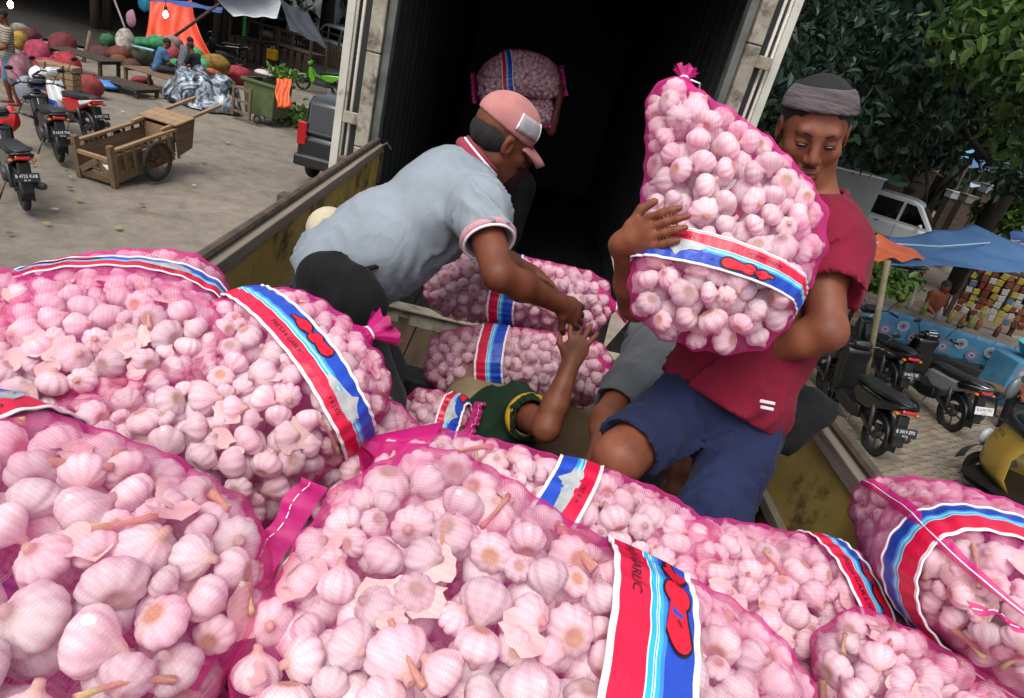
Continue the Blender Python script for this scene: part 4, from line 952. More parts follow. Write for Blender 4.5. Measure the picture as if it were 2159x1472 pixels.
# ---------------------------------------------------------------- shared background materials
WOOD = mat('raw_wood', '6f5840', .8, col2='544230', scale=5, stretch=(.4, 4, 4), bump=.3, vary=.14)
WOODL = mat('pale_wood', '947659', .75, col2='7c6249', scale=5, stretch=(.4, 4, 4), bump=.25, vary=.10)
WOODD = mat('old_dark_wood', '43352a', .85, col2='2c231b', scale=5, stretch=(.4, 4, 4), bump=.4, vary=.2)
TYRE = mat('tyre', '141313', .85, col2='1f1c1a', scale=20); RIM = mat('rim_metal', '4c4a48', .45, .6); CHROME = mat('chrome', '8e9092', .22, .9)
BPLAS = mat('black_plastic', '101113', .38, col2='17181a', scale=8); SEATM = mat('vinyl_seat', '1b1d1f', .45, col2='24272a', scale=14, bump=.15)
GLOSSB = mat('black_gloss', '08090b', .18, coat=.4); REDL = mat('red_lens', '9c1018', .18, coat=.6); WHITEP = mat('white_gloss', 'd5d8da', .25, coat=.4); GREYM = mat('engine_metal', '55565a', .5, .5, col2='36373a', scale=18)
GLASSD = mat('dark_window', '06080a', .06, coat=.3); CLEARL = mat('clear_lens', 'c3cacc', .12, coat=.5); PLATE = mat('plate_black', '15171a', .5); PLATEW = mat('plate_white', 'd0d2d2', .5)
def wheel(parent, c, r, w, axis=(0, 1, 0), spokes=5, rimm=RIM, name='wheel'):
    o = MB().torus(c, r-w*.5, w*.5, axis, 30, 10).build(name, TYRE, parent, True); F = frame(axis)
    b = MB().torus(c, r-w*1.05, w*.22, axis, 26, 6); b.lathe([(.035, -.04), (.055, -.03), (.055, .03), (.035, .04)], 12, np.column_stack([F[:, 1], F[:, 2], F[:, 0]]), c)
    for k in range(spokes):
        a = 2*pi*k/spokes; b.beam(c, np.asarray(c)+(F[:, 1]*cos(a)+F[:, 2]*sin(a))*(r-w), .022 if spokes < 9 else .006, .012 if spokes < 9 else .006, axis)
    b.build('rim', rimm, o, auto=40); return o
def plate(parent, c, R, txt, w=.27, h=.105, white=False):
    p = MB().box(c, (.008, w, h), R).build('number_plate', PLATEW if white else PLATE, parent, bev=.002)
    v, f = text_mesh(txt, .058); q = np.column_stack([np.full(len(v), -.0055), -v[:, 0]*.8, v[:, 1]+.012]); MB().add(q @ np.asarray(R).T+np.asarray(c), f).build('lettering', INK if white else PLATEW, p)
    v, f = text_mesh('02 26', .03); q = np.column_stack([np.full(len(v), -.0055), -v[:, 0], v[:, 1]-.036]); MB().add(q @ np.asarray(R).T+np.asarray(c), f).build('lettering', INK if white else PLATEW, p)
def motorbike(label, rear, head, body=GLOSSB, accent=GLOSSB, plate_txt='B 3412 KZ', white=False, lean=0.07, scoot=False, mirrors=True, helmet=False, group='motorbikes parked around the trucks', s=1.0, name='motorbike', lamp=None):
    """local axes: x forward, origin on the ground under the rear wheel"""
    root = thing(name, (rear[0], rear[1], 0), label, 'motorbike', atan2(head[1], head[0]), group); root.rotation_euler = (-lean, 0, atan2(head[1], head[0])); root.scale = (s, s, s)
    rw, ww = .275, .085; wb = 1.24
    w1 = wheel(root, (0, 0, rw), rw, ww); w2 = wheel(root, (wb, 0, rw), rw, ww*.85)
    B = lambda n, mb, m, **k: mb.build(n, m, root, **k)
    B('fork', MB().tube([(wb, .065, rw), (wb-.23, .055, .86)], .021, 8).tube([(wb, -.065, rw), (wb-.23, -.055, .86)], .021, 8), GREYM, smooth=True)
    fe = [[(wb+(rw+.022)*cos(a)*1.02, y*.055, rw+(rw+.022)*sin(a)-abs(y)**3*.03) for y in np.linspace(-1, 1, 7)] for a in np.linspace(.25, 2.5, 12)]
    B('front_fender', MB().grid(np.array(fe)), accent, smooth=True, thick=.006)
    re_ = [[((rw+.04)*cos(a), y*.075, rw+(rw+.04)*sin(a)-abs(y)**3*.03) for y in np.linspace(-1, 1, 7)] for a in np.linspace(.9, 3.25, 12)]
    B('rear_fender', MB().grid(np.array(re_)), BPLAS, smooth=True, thick=.006)
    # leg shield and nose
    if scoot:
        sh = [(.93, .34), (1.00, .32), (1.10, .55), (1.16, .80), (1.12, .92), (1.02, .98), (.95, .93), (.98, .75), (.92, .5)]; wsh = .34
    else:
        sh = [(.86, .36), (.96, .30), (1.06, .52), (1.10, .72), (1.06, .86), (.97, .84), (.93, .66), (.84, .52)]; wsh = .26
    B('leg_shield', MB().prism(sh, wsh), body, bev=.035, auto=50)
    B('underbody', MB().prism([(.32, .30), (.55, .24), (.90, .26), (.96, .36), (.88, .42), (.55, .40), (.36, .46)], .26 if scoot else .17), BPLAS if scoot else GREYM, bev=.02, auto=50)
    if not scoot: B('engine', MB().lathe([(.03, -.14), (.10, -.13), (.115, -.05), (.115, .05), (.10, .13), (.03, .14)], 16, rotx(pi/2), (.52, 0, .34)).box((.66, 0, .36), (.22, .16, .15)), GREYM, bev=.008, auto=40); B('frame_tube', MB().prism([(.45, .50), (.92, .55), (1.0, .78), (.93, .80), (.82, .62), (.45, .60)], .10), body, bev=.02, auto=50)
    # tail bodywork, seat
    B('side_panel', MB().prism([(.45, .44), (.62, .52), (.62, .66), (.40, .70), (.0, .75), (-.28, .84), (-.36, .83), (-.30, .76), (-.02, .62), (.22, .48)], .25), accent, bev=.04, auto=50)
    B('tail_panel', MB().prism([(.05, .735), (-.28, .82), (-.36, .835), (-.30, .77), (-.02, .66)], .268), body, bev=.02, auto=50)
    st = []
    for x, z, w in ((.70, .68, .06), (.66, .735, .09), (.55, .765, .105), (.40, .775, .12), (.22, .79, .13), (.08, .82, .125), (-.10, .845, .115), (-.24, .85, .10), (-.30, .83, .06)):
        st.append([(x, w*cos(t), z+.020*sin(t)-(.055 if sin(t) < -.3 else 0)) for t in np.linspace(0, 2*pi, 14)[:-1]])
    B('seat', MB().grid(np.array(st), wrap=True).add(np.array(st[0]), [tuple(range(13))]).add(np.array(st[-1]), [tuple(range(13))]), SEATM, smooth=True)
    B('grab_rail', MB().tube([(-.05, .13, .83), (-.24, .125, .865), (-.38, .07, .87), (-.38, -.07, .87), (-.24, -.125, .865), (-.05, -.13, .83)], .013, 6), BPLAS if not white else CHROME, smooth=True)
    tl = MB().box((-.34, 0, .775), (.07, .16, .05), roty(.4)); B('tail_light', tl, REDL, bev=.015)
    for e in (-1, 1): B('indicator', MB().ell((-.33, e*.12, .75), (.035, .03, .022)), mat('amber_lens', 'a85a12', .2), smooth=True)
    B('mud_flap', MB().prism([(-.25, .70), (-.33, .72), (-.43, .36), (-.38, .34)], .13), BPLAS, bev=.015)
    plate(root, (-.445, 0, .57), roty(.30), plate_txt, white=white)
    # steering
    B('handlebar', MB().tube([(wb-.34, .36, .98), (wb-.27, .22, 1.02), (wb-.22, .0, .99), (wb-.27, -.22, 1.02), (wb-.34, -.36, .98)], .014, 8), GREYM, smooth=True)
    for e in (-1, 1): B('grip', MB().tube([(wb-.36, e*.38, .975), (wb-.30, e*.27, 1.01)], .02, 8), BPLAS, smooth=True)
    B('headlight_cowl', MB().prism([(wb-.30, .98), (wb-.16, .90), (wb-.10, .94), (wb-.13, 1.02), (wb-.22, 1.08), (wb-.29, 1.06)], .24), body, bev=.03, auto=50)
    B('headlight', MB().ell((wb-.125, 0, .965), (.03, .085, .05)), CLEARL, smooth=True); B('speedometer', MB().box((wb-.275, 0, 1.045), (.015, .14, .06), roty(.6)), CLEARL if white else GREYM, bev=.01)
    if mirrors:
        for e in (-1, 1): B('mirror', MB().tube([(wb-.29, e*.22, 1.03), (wb-.28, e*.27, 1.13), (wb-.28, e*.33, 1.21)], .007, 6).ell((wb-.285, e*.35, 1.23), (.014, .062, .036)), BPLAS, smooth=True)
    B('exhaust', MB().tube([(.62, -.10, .24), (.35, -.14, .24), (.1, -.17, .30), (-.28, -.18, .40)], [.02, .028, .05, .048], 10), GREYM, smooth=True)
    B('side_stand', MB().tube([(.45, .10, .28), (.40, .22, .02)], .012, 6), GREYM, smooth=True)
    B('swing_arm', MB().beam((0, -.07, rw), (.42, -.06, .36), .03, .04).beam((0, .07, rw), (.42, .06, .36), .03, .04), GREYM)
    for e in (-1, 1): B('shock', MB().tube([(.02, e*.10, rw+.03), (.10, e*.11, .62)], .025, 8), GREYM, smooth=True)
    return root
# ---------------------------------------------------------------- people in the background
def bgperson(label, base, pose, skin=SKIN2, top=GTEE, legs=PANT, rz=0.0, s=1.0, shorts=False, hairm=HAIR, h=.017):
    """pose: 'stand' or 'sit' (seat height in pose[1]); faces local +y"""
    def W(x, y, z): c, sn = cos(rz), sin(rz); return V3(base[0]+(x*c-y*sn)*s, base[1]+(x*sn+y*c)*s, base[2]+z*s)
    fw = W(0, 1, 0)-W(0, 0, 0)
    if pose[0] == 'stand':
        J = dict(pelvis=W(0, 0, .92), chest=W(0, .02, 1.25), neck=W(0, 0, 1.45), shR=W(.19, 0, 1.38), shL=W(-.19, 0, 1.38), elR=W(.25, .06, 1.10), wrR=W(.20, .26, 1.02), elL=W(-.25, .06, 1.10), wrL=W(-.20, .24, 1.0),
                 hipR=W(.10, 0, .88), hipL=W(-.10, 0, .88), knR=W(.11, .05, .48), knL=W(-.11, -.03, .48), anR=W(.11, 0, .09), anL=W(-.11, -.10, .09)); hd = W(0, .05, 1.60)
    else:
        z = pose[1]; J = dict(pelvis=W(0, 0, z+.10), chest=W(0, .10, z+.42), neck=W(0, .17, z+.60), shR=W(.19, .13, z+.53), shL=W(-.19, .13, z+.53), elR=W(.24, .25, z+.28), wrR=W(.12, .42, z+.22), elL=W(-.24, .25, z+.28), wrL=W(-.12, .42, z+.20),
                 hipR=W(.10, .02, z+.10), hipL=W(-.10, .02, z+.10), knR=W(.20, .42, z+.13), knL=W(-.22, .40, z+.12), anR=W(.12, .48, max(z-.32, .06)), anL=W(-.12, .50, max(z-.32, .06))); hd = W(0, .24, z+.74)
    J['toe'] = unit(fw); root = thing('person', base, label, 'person')
    head = (hd, unit(fw)+V3(0, 0, -.35), V3(0, 0, 1)); J = {k: np.asarray(v, float) for k, v in J.items()}
    hands = {sd: (J['wr'+sd], unit(J['wr'+sd]-J['el'+sd]), V3(0, 0, -1), 1 if sd == 'R' else -1, .5) for sd in 'RL'}
    q, P, R = body(J, hands, head, s=1.0, detail=False); sdf_obj('body', q, skin, root, h*.8)
    q = torso(J, .025)
    for sd in 'RL': q.append(cap(J['sh'+sd], J['sh'+sd]+(J['el'+sd]-J['sh'+sd])*.6, .075, .07))
    sdf_obj('shirt', q, top, root, h, wrinkle=folds((0, 0, 1), 20, .006, 1))
    q = [ell(J['pelvis'], (.165, .12, .12), None, .04)]
    for sd in 'RL':
        hh, k, a = J['hip'+sd], J['kn'+sd], J['an'+sd]; q += [cap(hh, k, .10, .075)]+([] if shorts else [cap(k, a, .07, .055)])
    sdf_obj('trousers', q, legs, root, h); sdf_obj('hair', hair_prims(P, R), hairm, root, h*.7); return root
# ---------------------------------------------------------------- filled mesh sacks heaped at the market
def netsack(label, px, py, w, h, d=None, col='9c2430', col2=None, seed=0, tilt=0.0, tie=True, rough=.75):
    """bulging produce sack; px,py its middle in the photo, w,h its size there"""
    if d is None: d = proj(G(px, py+h*.45))[2]
    P = D(px, py, d); k = d/FPX; a, b = w*k*.56, h*k*.56
    o = thing('produce_sack', P, label, 'sack', group='filled produce sacks heaped at the market'); n, m = 30, 20; R3 = np.column_stack([CR*cos(tilt)-CU*sin(tilt), CF, CU*cos(tilt)+CR*sin(tilt)])
    b_ = MB().ell((0, 0, 0), (1, 1, 1), None, n, m); v = b_.v[0]; z = v[:, 2]
    lump = 1+.16*blob_noise(v, 2.8, seed)+.045*blob_noise(v, 9, seed+1)
    v = v*lump[:, None]; v[:, 0] *= 1-.12*np.maximum(z, 0); v = np.sign(v)*np.abs(v)**.85
    v = v*np.array([a, max(a, b)*.85, b]); b_.v[0] = v @ R3.T
    m_ = mat('sack_'+col, col, rough, col2=col2 or '%02x%02x%02x' % tuple(int(int(col[i:i+2], 16)*.62) for i in (0, 2, 4)), scale=7, bump=.6, bscale=60)
    b_.build('filled_net', m_, o, True)
    if tie:
        t = MB().tube([R3 @ V3(a*.25, 0, b*.86), R3 @ V3(a*.3, 0, b*1.02), R3 @ V3(a*.34, 0, b*1.12)], [b*.22, b*.09, b*.2], 10); t.build('tied_neck', m_, o, True)
    return o
# ---------------------------------------------------------------- left: the market yard
# wooden handcart
def handcart():
    p0 = G(245, 391); u = unit(V3(.20, .98, 0)); L = 1.42; tilt = radians(9)
    root = thing('handcart', p0, 'wooden two-wheeled handcart with slatted sides and a lidded box', 'handcart', atan2(u[1], u[0])); root.rotation_euler = (0, -tilt, atan2(u[1], u[0]))
    W = .62; H = .54; B = lambda n, mb, m=WOOD, **k: mb.build(n, m, root, bev=.004, **k)
    for y in (0, W):                                     # local x along the cart, y to its left
        B('top_rail', MB().beam((-.02, y, H), (L, y, H+.02), .07, .045), WOODL); B('bottom_rail', MB().beam((0, y, .09), (L-.1, y, .13), .05, .13))
        B('mid_rail', MB().beam((.02, y, H-.13), (L, y, H-.11), .03, .06))
        for i in range(8):
            x = .02+i*(L-.05)/7; B('slat', MB().box((x, y+(-.035 if y == 0 else .035), H/2+.04), (.055, .025, H-.06), roty(-.05)))
        B('side_panel', MB().box((L/2, y+(.02 if y == 0 else -.02), .30), (L-.06, .014, .26)))
        B('corner_post', MB().box((-.02, y, .30), (.09, .08, .66)))
    B('end_rail', MB().beam((-.03, .04, H-.14), (-.03, W-.04, H-.14), .05, .06), WOODL); B('end_rail', MB().beam((-.02, .04, .07), (-.02, W-.04, .07), .05, .10))
    B('cross_brace', MB().beam((-.02, .06, .12), (-.02, W*.55, H-.2), .03, .09)); B('cross_brace', MB().beam((-.05, W-.06, .12), (-.05, W*.40, H-.2), .03, .09))
    for i in range(6): B('floor_board', MB().box((L/2, .05+i*.104, .14), (L-.08, .10, .02)))
    B('inner_end', MB().box((L-.02, W/2, .36), (.03, W-.06, .40)), WOODL)
    x0 = L; x1 = L+.46                                    # lidded box at the handle end
    for y in (-.02, W+.02):
        B('box_side', MB().prism([(x0, .10), (x1-.12, .16), (x1, .66), (x0, .62)], .025, None, (0, y, 0)))
    B('box_back', MB().box((x1-.06, W/2, .41), (.03, W, .50), roty(.23)))
    for i in range(3): B('lid_board', MB().box((x0+.02+i*.165, W/2, .645+.008*i), (.158, W+.12, .025), roty(-.04)), WOODL)
    for y in (.04, W-.04): B('handle', MB().beam((L-.3, y, .60), (L+1.28, y, .70), .055, .05), WOODL)
    zw = .33-L*.55*sin(tilt)
    for y in (-.13, W+.13):
        w = wheel(root, (L*.55, y, zw), .33, .065, (0, 1, 0), 14, mat('rusty_rim', '5a3a33', .6, .4, col2='3c2621', scale=20))
    B('axle', MB().tube([(L*.55, -.16, zw), (L*.55, W+.16, zw)], .02, 8), RUST)
    B('mudguard', MB().beam((L*.38, -.09, zw+.24), (L*.72, -.09, zw+.24), .05, .02))
    B('paper_scrap', MB().box((.15, W*.5, .156), (.22, .14, .006), rotz(.4)), mat('paper', 'c9c4c0', .8))
    return root
handcart()
# parked motorbikes at the left
motorbike('black motorbike with a red plastic bag on it, left of the handcart', (-7.12, 10.65), (-.70, .70), plate_txt='B 6318 TNC', accent=BPLAS)
motorbike('black motorbike cut by the left edge, its plate facing the handcart', (-6.08, 8.38), (-.70, .70), plate_txt='B 4725 KAB')
motorbike('white and blue motorbike with a red side panel behind the black one', (-7.55, 12.15), (-.86, .50), body=WHITEP, accent=mat('red_gloss', 'a51420', .25, coat=.4), plate_txt='B 3907 UKL')
def bagobj(label, P, r, col, seed=0, name='plastic_bag', rgh=.35):
    o = thing(name, P, label, 'bag'); q = [ell(P, r, None, .03), ell(np.asarray(P)+[r[0]*.3, 0, r[2]*.75], np.asarray(r)*.4, None, .05)]
    sdf_obj('bag_film', q, mat('film_'+col, col, rgh, col2=col), o, min(r)/9, wrinkle=folds((.3, .3, 1), 26, min(r)*.10, seed)); return o
bagobj('red plastic bag lying over the footwell of the black motorbike', D(18, 252, 10.6), (.16, .13, .20), 'b3161c', 1)
bagobj('blue plastic bag on the seat of the white motorbike', D(102, 225, 11.2), (.16, .12, .12), '1c48a8', 2)
bagobj('blue plastic sheet dropped on the ground before the dark platform', G(222, 178, .08), (.36, .3, .10), '3f78b8', 3)
hp = D(80, 158, 12.4); o = thing('helmet', hp, 'white motorbike helmet with a dark visor on the handlebar', 'helmet', .5)
sdf_obj('shell', [ell(hp, (.145, .165, .155)), ell(hp+V3(.03, -.14, -.02), (.11, .08, .055), None, .01, 'sub'), cut(hp-V3(0, 0, .125), (0, 0, -1))], WHITEP, o, .012)
MB().ell((.02, -.10, -.02), (.115, .07, .06)).build('visor', GLASSD, o, True)
# bound wooden boxes on a low trolley
cp = G(128, 216); o = thing('bound_crate', cp, 'pale wooden boxes bound with straps on a low trolley', 'crate', .15)
for i in range(2):
    for k in range(4): MB().box((-.17+i*.345, 0, .34+k*.125), (.335, .40, .115)).build('box', WOODL, o, bev=.006)
for x in (-.17, .17): MB().box((x, -.2, .53), (.03, .012, .52)).build('strap', WOODD, o)
MB().box((0, 0, .25), (.9, .55, .05)).build('trolley_deck', WOODD, o, bev=.005)
for x in (-.35, .35): wheel(o, (x, -.2, .11), .11, .05, (0, 1, 0), 5, RUST)
# the striped man with his sack
STR = NT('striped_shirt'); wv = STR.n('ShaderNodeTexWave', wave_type='BANDS', bands_direction='Z'); wv.inputs['Scale'].default_value = 7; STR.l(STR.coord('Object'), wv.inputs['Vector'])
STR.l(STR.ramp(wv.outputs[0], [(.45, hexc('9c9383')), (.55, hexc('5d5348'))]).outputs[0], STR.b.inputs['Base Color']); STR.b.inputs['Roughness'].default_value = .9
sp = G(25, 222); bgperson('man in a striped shirt and denim shorts holding a pinkish sack', (sp[0], sp[1], 0), ('stand',), top=STR.m, legs=cloth('denim', '5f7f90', '4c6a7a', 8), rz=2.3, shorts=True)
netsack('pale pink sack carried against the chest of the striped man', 42, 150, 34, 62, 12.75, 'a8707e', seed=3)
bagobj('grey plastic bag hanging low beside the striped man', D(52, 190, 12.6), (.16, .12, .24), '777d8a', 4)
bagobj('bright red bag at the left edge behind the striped man', D(4, 142, 13.6), (.2, .16, .22), 'c01c16', 5)
# heaps of sacks
for (lab, x, y, w, h, d, c, sd) in (
    ('large red net sack lying at the front end of the left heap', 188, 183, 46, 44, None, '8f2d2c', 1), ('red sack slumped between two larger ones at the heap foot', 155, 172, 32, 34, None, '96272f', 2),
    ('crimson sack sloping down the middle of the left heap', 138, 140, 52, 50, 16.4, 'a3202f', 3), ('pinkish red sack behind the bound crates', 100, 148, 56, 46, 15.6, '9a3046', 4),
    ('magenta sack on top of the left heap behind the striped man', 80, 112, 48, 46, 16.6, 'a02a4c', 5), ('maroon sack standing at the rear of the left heap', 132, 94, 46, 42, 18.6, '6b141c', 6),
    ('dark maroon sack high at the back of the left heap', 64, 80, 46, 32, 18.4, '4f1418', 7), ('yellow sack squeezed behind the striped man', 42, 88, 26, 34, 16.8, '9a7d22', 8), ('small yellow sack behind the crimson one', 134, 114, 24, 18, 17.4, 'b08a1e', 9),
    ('plum coloured sack behind the magenta one', 108, 118, 42, 32, 17.6, '5a1b34', 10), ('pale grey sack at the rear beside the lit corner', 42, 62, 30, 20, 19.5, '6e675c', 11),
    ('white sack leaning on the far heap', 264, 88, 30, 42, 20.5, 'a8a094', 12), ('dull green sack at the left of the white one', 226, 85, 28, 24, 21.5, '1d5a38', 13), ('rust coloured sack under the white one', 254, 116, 42, 30, 20.2, '6b2a1c', 14),
    ('orange bellied sack low in the far heap', 250, 130, 30, 24, 20, '6d4022', 15), ('long green sack on top of the far heap', 305, 97, 54, 26, 21.5, '1c7a48', 16), ('bright green sack behind the man in blue', 334, 92, 42, 28, 21.5, '228a52', 17),
    ('pink and green sack at the top of the far heap', 364, 92, 34, 28, 22, '7d6a66', 18), ('rose red sack between the two seated men', 360, 116, 40, 30, 21, '9e2f44', 19), ('bright green sack with a pointed corner behind the man in black', 408, 118, 42, 30, 20.6, '2a9a5a', 20),
    ('green sack behind the shins of the seated men', 372, 142, 32, 30, 20, '22894f', 21), ('pale green sack right of the man in black', 421, 142, 32, 34, 19.6, '4aa374', 22), ('mustard sack sloping under the orange tarpaulin', 452, 136, 56, 32, 20.8, '8c6a1c', 23),
    ('orange sack flattened behind the plastic sheeting', 440, 158, 46, 18, 18.8, 'b25a3c', 25), ('dark red sack deep in the shade of the shed', 215, 122, 60, 40, 20.6, '4a1a18', 26), ('dark olive sack under the far green ones', 300, 122, 50, 34, 20.8, '2f3a22', 27),
    ('brown sack beside the rust coloured one', 278, 140, 34, 26, 20, '4a2a1e', 28), ('red sack lying flat left of the low table', 300, 172, 40, 18, 18.4, '8e2a38', 29)):
    netsack(lab, x, y, w, h, d, c, seed=sd)
netsack('red net roll lying right of the plastic sheeting', 498, 160, 58, 32, None, 'a02436', seed=24, tie=False)
# crumpled plastic sheeting
bp = G(430, 222); o = thing('plastic_sheeting', bp, 'crumpled heap of silver and black plastic sheeting', 'tarpaulin')
t = NT('silver_black_film'); nz = t.noise(2.6, 4, .55, t.coord('Object'), 2.6); r = t.ramp(nz.outputs[0], [(.40, hexc('15181c')), (.50, hexc('5f6a74')), (.58, hexc('9aa5b0'))]); t.l(r.outputs[0], t.b.inputs['Base Color']); t.b.inputs['Roughness'].default_value = .32
n = 90; A = np.linspace(0, 2*pi, n, endpoint=False); rows = []
for i in range(40):
    f = i/39; th = f*pi/2; base_ = np.column_stack([np.cos(A)*sin(th+.02)*.82, np.sin(A)*sin(th+.02)*.62, np.full(n, cos(th)*.82)]); rdg = np.abs(np.sin(base_ @ V3(5, 2, 3)+2.4*blob_noise(base_, 2.2, 4)))+np.abs(np.sin(base_ @ V3(-3, 4, 4)+2.4*blob_noise(base_, 3, 9)))
    rows.append(base_*(1+.20*(rdg-.9)[:, None]+.10*blob_noise(base_, 3, 2)[:, None]))
MB().grid(np.array(rows), wrap=True).build('film', t.m, o, True)
# low platforms and table with the seated men
def platform(label, P, L, W, H, rz, m=WOODD, n=5, legs=True):
    o = thing('platform', P, label, 'platform', rz)
    for i in range(n): MB().box((0, -W/2+W*(i+.5)/n, H), (L, W/n-.02, .03)).build('plank', m, o, bev=.004)
    for x in (-L/2+.08, L/2-.08):
        MB().box((x, 0, H-.05), (.06, W, .07)).build('bearer', m, o)
        for y in (-W/2+.06, W/2-.06): MB().box((x, y, H/2-.05), (.07, .07, H-.06)).build('leg', m, o)
    return o
platform('long low wooden platform with the two men sitting on it', G(350, 195), 2.0, .9, .42, -.28, WOOD)
platform('small dark wooden platform left of the sitting men', G(268, 192), 1.3, .8, .18, -.2, WOODD, 4)
platform('dark wooden counter in the shade behind the fallen red sack', G(180, 158), 1.5, .8, .5, -.1, WOODD, 4)
q = G(330, 188); bgperson('seated man in a blue shirt with his hands on his ankles', (q[0]-.05, q[1]+.1, 0), ('sit', .44), top=cloth('blue_shirt', '3f658c', '335578'), legs=cloth('dark_shorts', '2c2f33'), rz=-.9, shorts=True, h=.02)
q = G(352, 180); bgperson('seated man in a grey shirt half hidden behind the one in blue', (q[0], q[1]+.8, 0), ('sit', .44), top=cloth('dull_grey_shirt', '5b6068', '50555c'), legs=PANT, rz=-.6, h=.02)
q = G(405, 200); bgperson('seated man in a black shirt facing the man in blue', (q[0], q[1]+.3, 0), ('sit', .42), top=cloth('black_shirt', '1c1f26', '15171c'), legs=cloth('pale_trousers', '8b8178', '7d746c'), rz=1.5, h=.02)
# green wheeled bin on a frame, orange sack hanging on it, leaves
q = G(560, 258); o = thing('waste_bin', q, 'olive green wheeled waste bin in a wooden push frame', 'bin', -.25)
BING = mat('bin_green', '4f5a38', .6, col2='434d30', scale=5, bump=.15, dirt=('2f2f22', 6, .58, .7))
MB().add([[sx*(.40+.06*k), sy*(.34+.05*k), .18+k*.80] for k in (0, 1) for sx, sy in ((-1, -1), (1, -1), (1, 1), (-1, 1))], [(0, 3, 2, 1), (0, 1, 5, 4), (1, 2, 6, 5), (2, 3, 7, 6), (3, 0, 4, 7)]).build('bin_body', BING, o, bev=.03)
for y in (-.41, .41): MB().box((0, y, .99), (1.0, .06, .07)).build('rim', BING, o, bev=.01)
for x in (-.48, .48): MB().box((x, 0, .99), (.06, .76, .07)).build('rim', BING, o, bev=.01)
for z, l in ((.18, .7), (.75, .7), (.45, .7)): MB().beam((-.62, -.5, z), (-.05, -.62, z), .05, .05).build('frame_bar', WOOD, o)
for x, y in ((-.62, -.5), (-.05, -.62)): MB().box((x, y, .45), (.06, .06, .78)).build('frame_post', WOOD, o)
wheel(o, (-.6, -.42, .12), .12, .06, (0, 1, 0), 5, RUST); wheel(o, (.1, -.5, .12), .12, .06, (0, 1, 0), 5, RUST)
o2 = thing('orange_sheet', D(598, 197, 16.3), 'orange plastic sack hung over the side of the waste bin', 'bag'); Pn = []
for i in range(14): Pn.append([(CR*(-.18+.36*j/11+.02*sin(i*.7))+CU*(.36-.72*i/13)-CF*(.04*sin(j*1.1+i*.4)+.03*(i/13))) for j in range(12)])
MB().grid(np.array(Pn)).build('sheet', mat('film_orange', 'd0561c', .4, col2='b84412', scale=8), o2, True, thick=.006)
def leaf_cloud(cen, size, seed, nrm_up=.3, asp=.45, droop=0.0):
    rs = np.random.RandomState(seed); N = len(cen); a = rs.randn(N, 3); a[:, 2] -= droop; a /= np.linalg.norm(a, axis=1)[:, None]; b = rs.randn(N, 3)+[0, 0, nrm_up*3]; n_ = b-a*(a*b).sum(1)[:, None]; n_ /= np.linalg.norm(n_, axis=1)[:, None]; l = np.cross(n_, a)
    s = (size*(.6+.8*rs.rand(N)))[:, None] if np.ndim(size) else (size*(.6+.8*rs.rand(N)))[:, None]
    tip = cen+a*s; m1 = cen+a*s*.28; m2 = cen+a*s*.68; e = s*asp*.5
    v = np.stack([cen, tip-n_*s*.14, m1+l*e+n_*e*.28, m2+l*e*.8+n_*e*.1, m1-l*e+n_*e*.28, m2-l*e*.8+n_*e*.1], 1).reshape(-1, 3); f = []
    for i in (np.arange(N)*6).tolist(): f += [(i, i+2, i+3, i+1), (i, i+1, i+5, i+4)]
    return v, f
def m_leaf(name, c1, c2, c3, tr=.25):
    t = NT(name); t.t.nodes.remove(t.b); g = t.n('ShaderNodeNewGeometry'); r = t.ramp(g.outputs['Random Per Island'], [(0, hexc(c1)), (.6, hexc(c2)), (1, hexc(c3))])
    nz = t.noise(.9, 3, .6, t.coord('Object')); v = t.ramp(nz.outputs[0], [(.3, .6), (.7, 1.15)]); c = t.mix(1.0, r.outputs[0], v.outputs[0], 'MULTIPLY')
    b = t.n('ShaderNodeBsdfPrincipled'); t.l(c, b.inputs['Base Color']); b.inputs['Roughness'].default_value = .5; b.inputs['Specular IOR Level'].default_value = .35; tl = t.n('ShaderNodeBsdfTranslucent'); t.l(c, tl.inputs[0])
    m = t.n('ShaderNodeMixShader'); m.inputs[0].default_value = tr; t.l(b.outputs[0], m.inputs[1]); t.l(tl.outputs[0], m.inputs[2]); t.l(m.outputs[0], t.out.inputs[0]); return t.m
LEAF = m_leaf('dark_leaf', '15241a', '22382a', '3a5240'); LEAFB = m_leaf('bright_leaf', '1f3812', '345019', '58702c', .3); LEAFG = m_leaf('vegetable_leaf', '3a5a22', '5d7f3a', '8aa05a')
rs = np.random.RandomState(11)
def leafheap(label, px, py, w, h, N, size=.16, name='leaf_heap', d=None, m=None, cat='leaves'):
    d = d or proj(G(px, py+h*.4))[2]; P = D(px, py, d); k = d/FPX; c = rs.randn(N, 3)*[w*k*.28, w*k*.2, h*k*.25]; o = thing(name, P, label, cat)
    v, f = leaf_cloud(c, size, rs.randint(999)); tag(MB().add(v, f).build('leaves', m or LEAFG, o), kind='stuff'); return o
leafheap('heap of discarded green leaves at the foot of the waste bin', 628, 248, 88, 40, 900)
leafheap('green leaves sticking out of the top of the waste bin', 598, 158, 50, 22, 260, d=17)
leafheap('pile of trampled greens beside the dark car', 655, 262, 60, 24, 400, .12)
bagobj('white and pink scraps heaped on the waste bin', D(560, 155, 17), (.28, .2, .08), 'b8a2a4', 8, 'rubbish', .6)
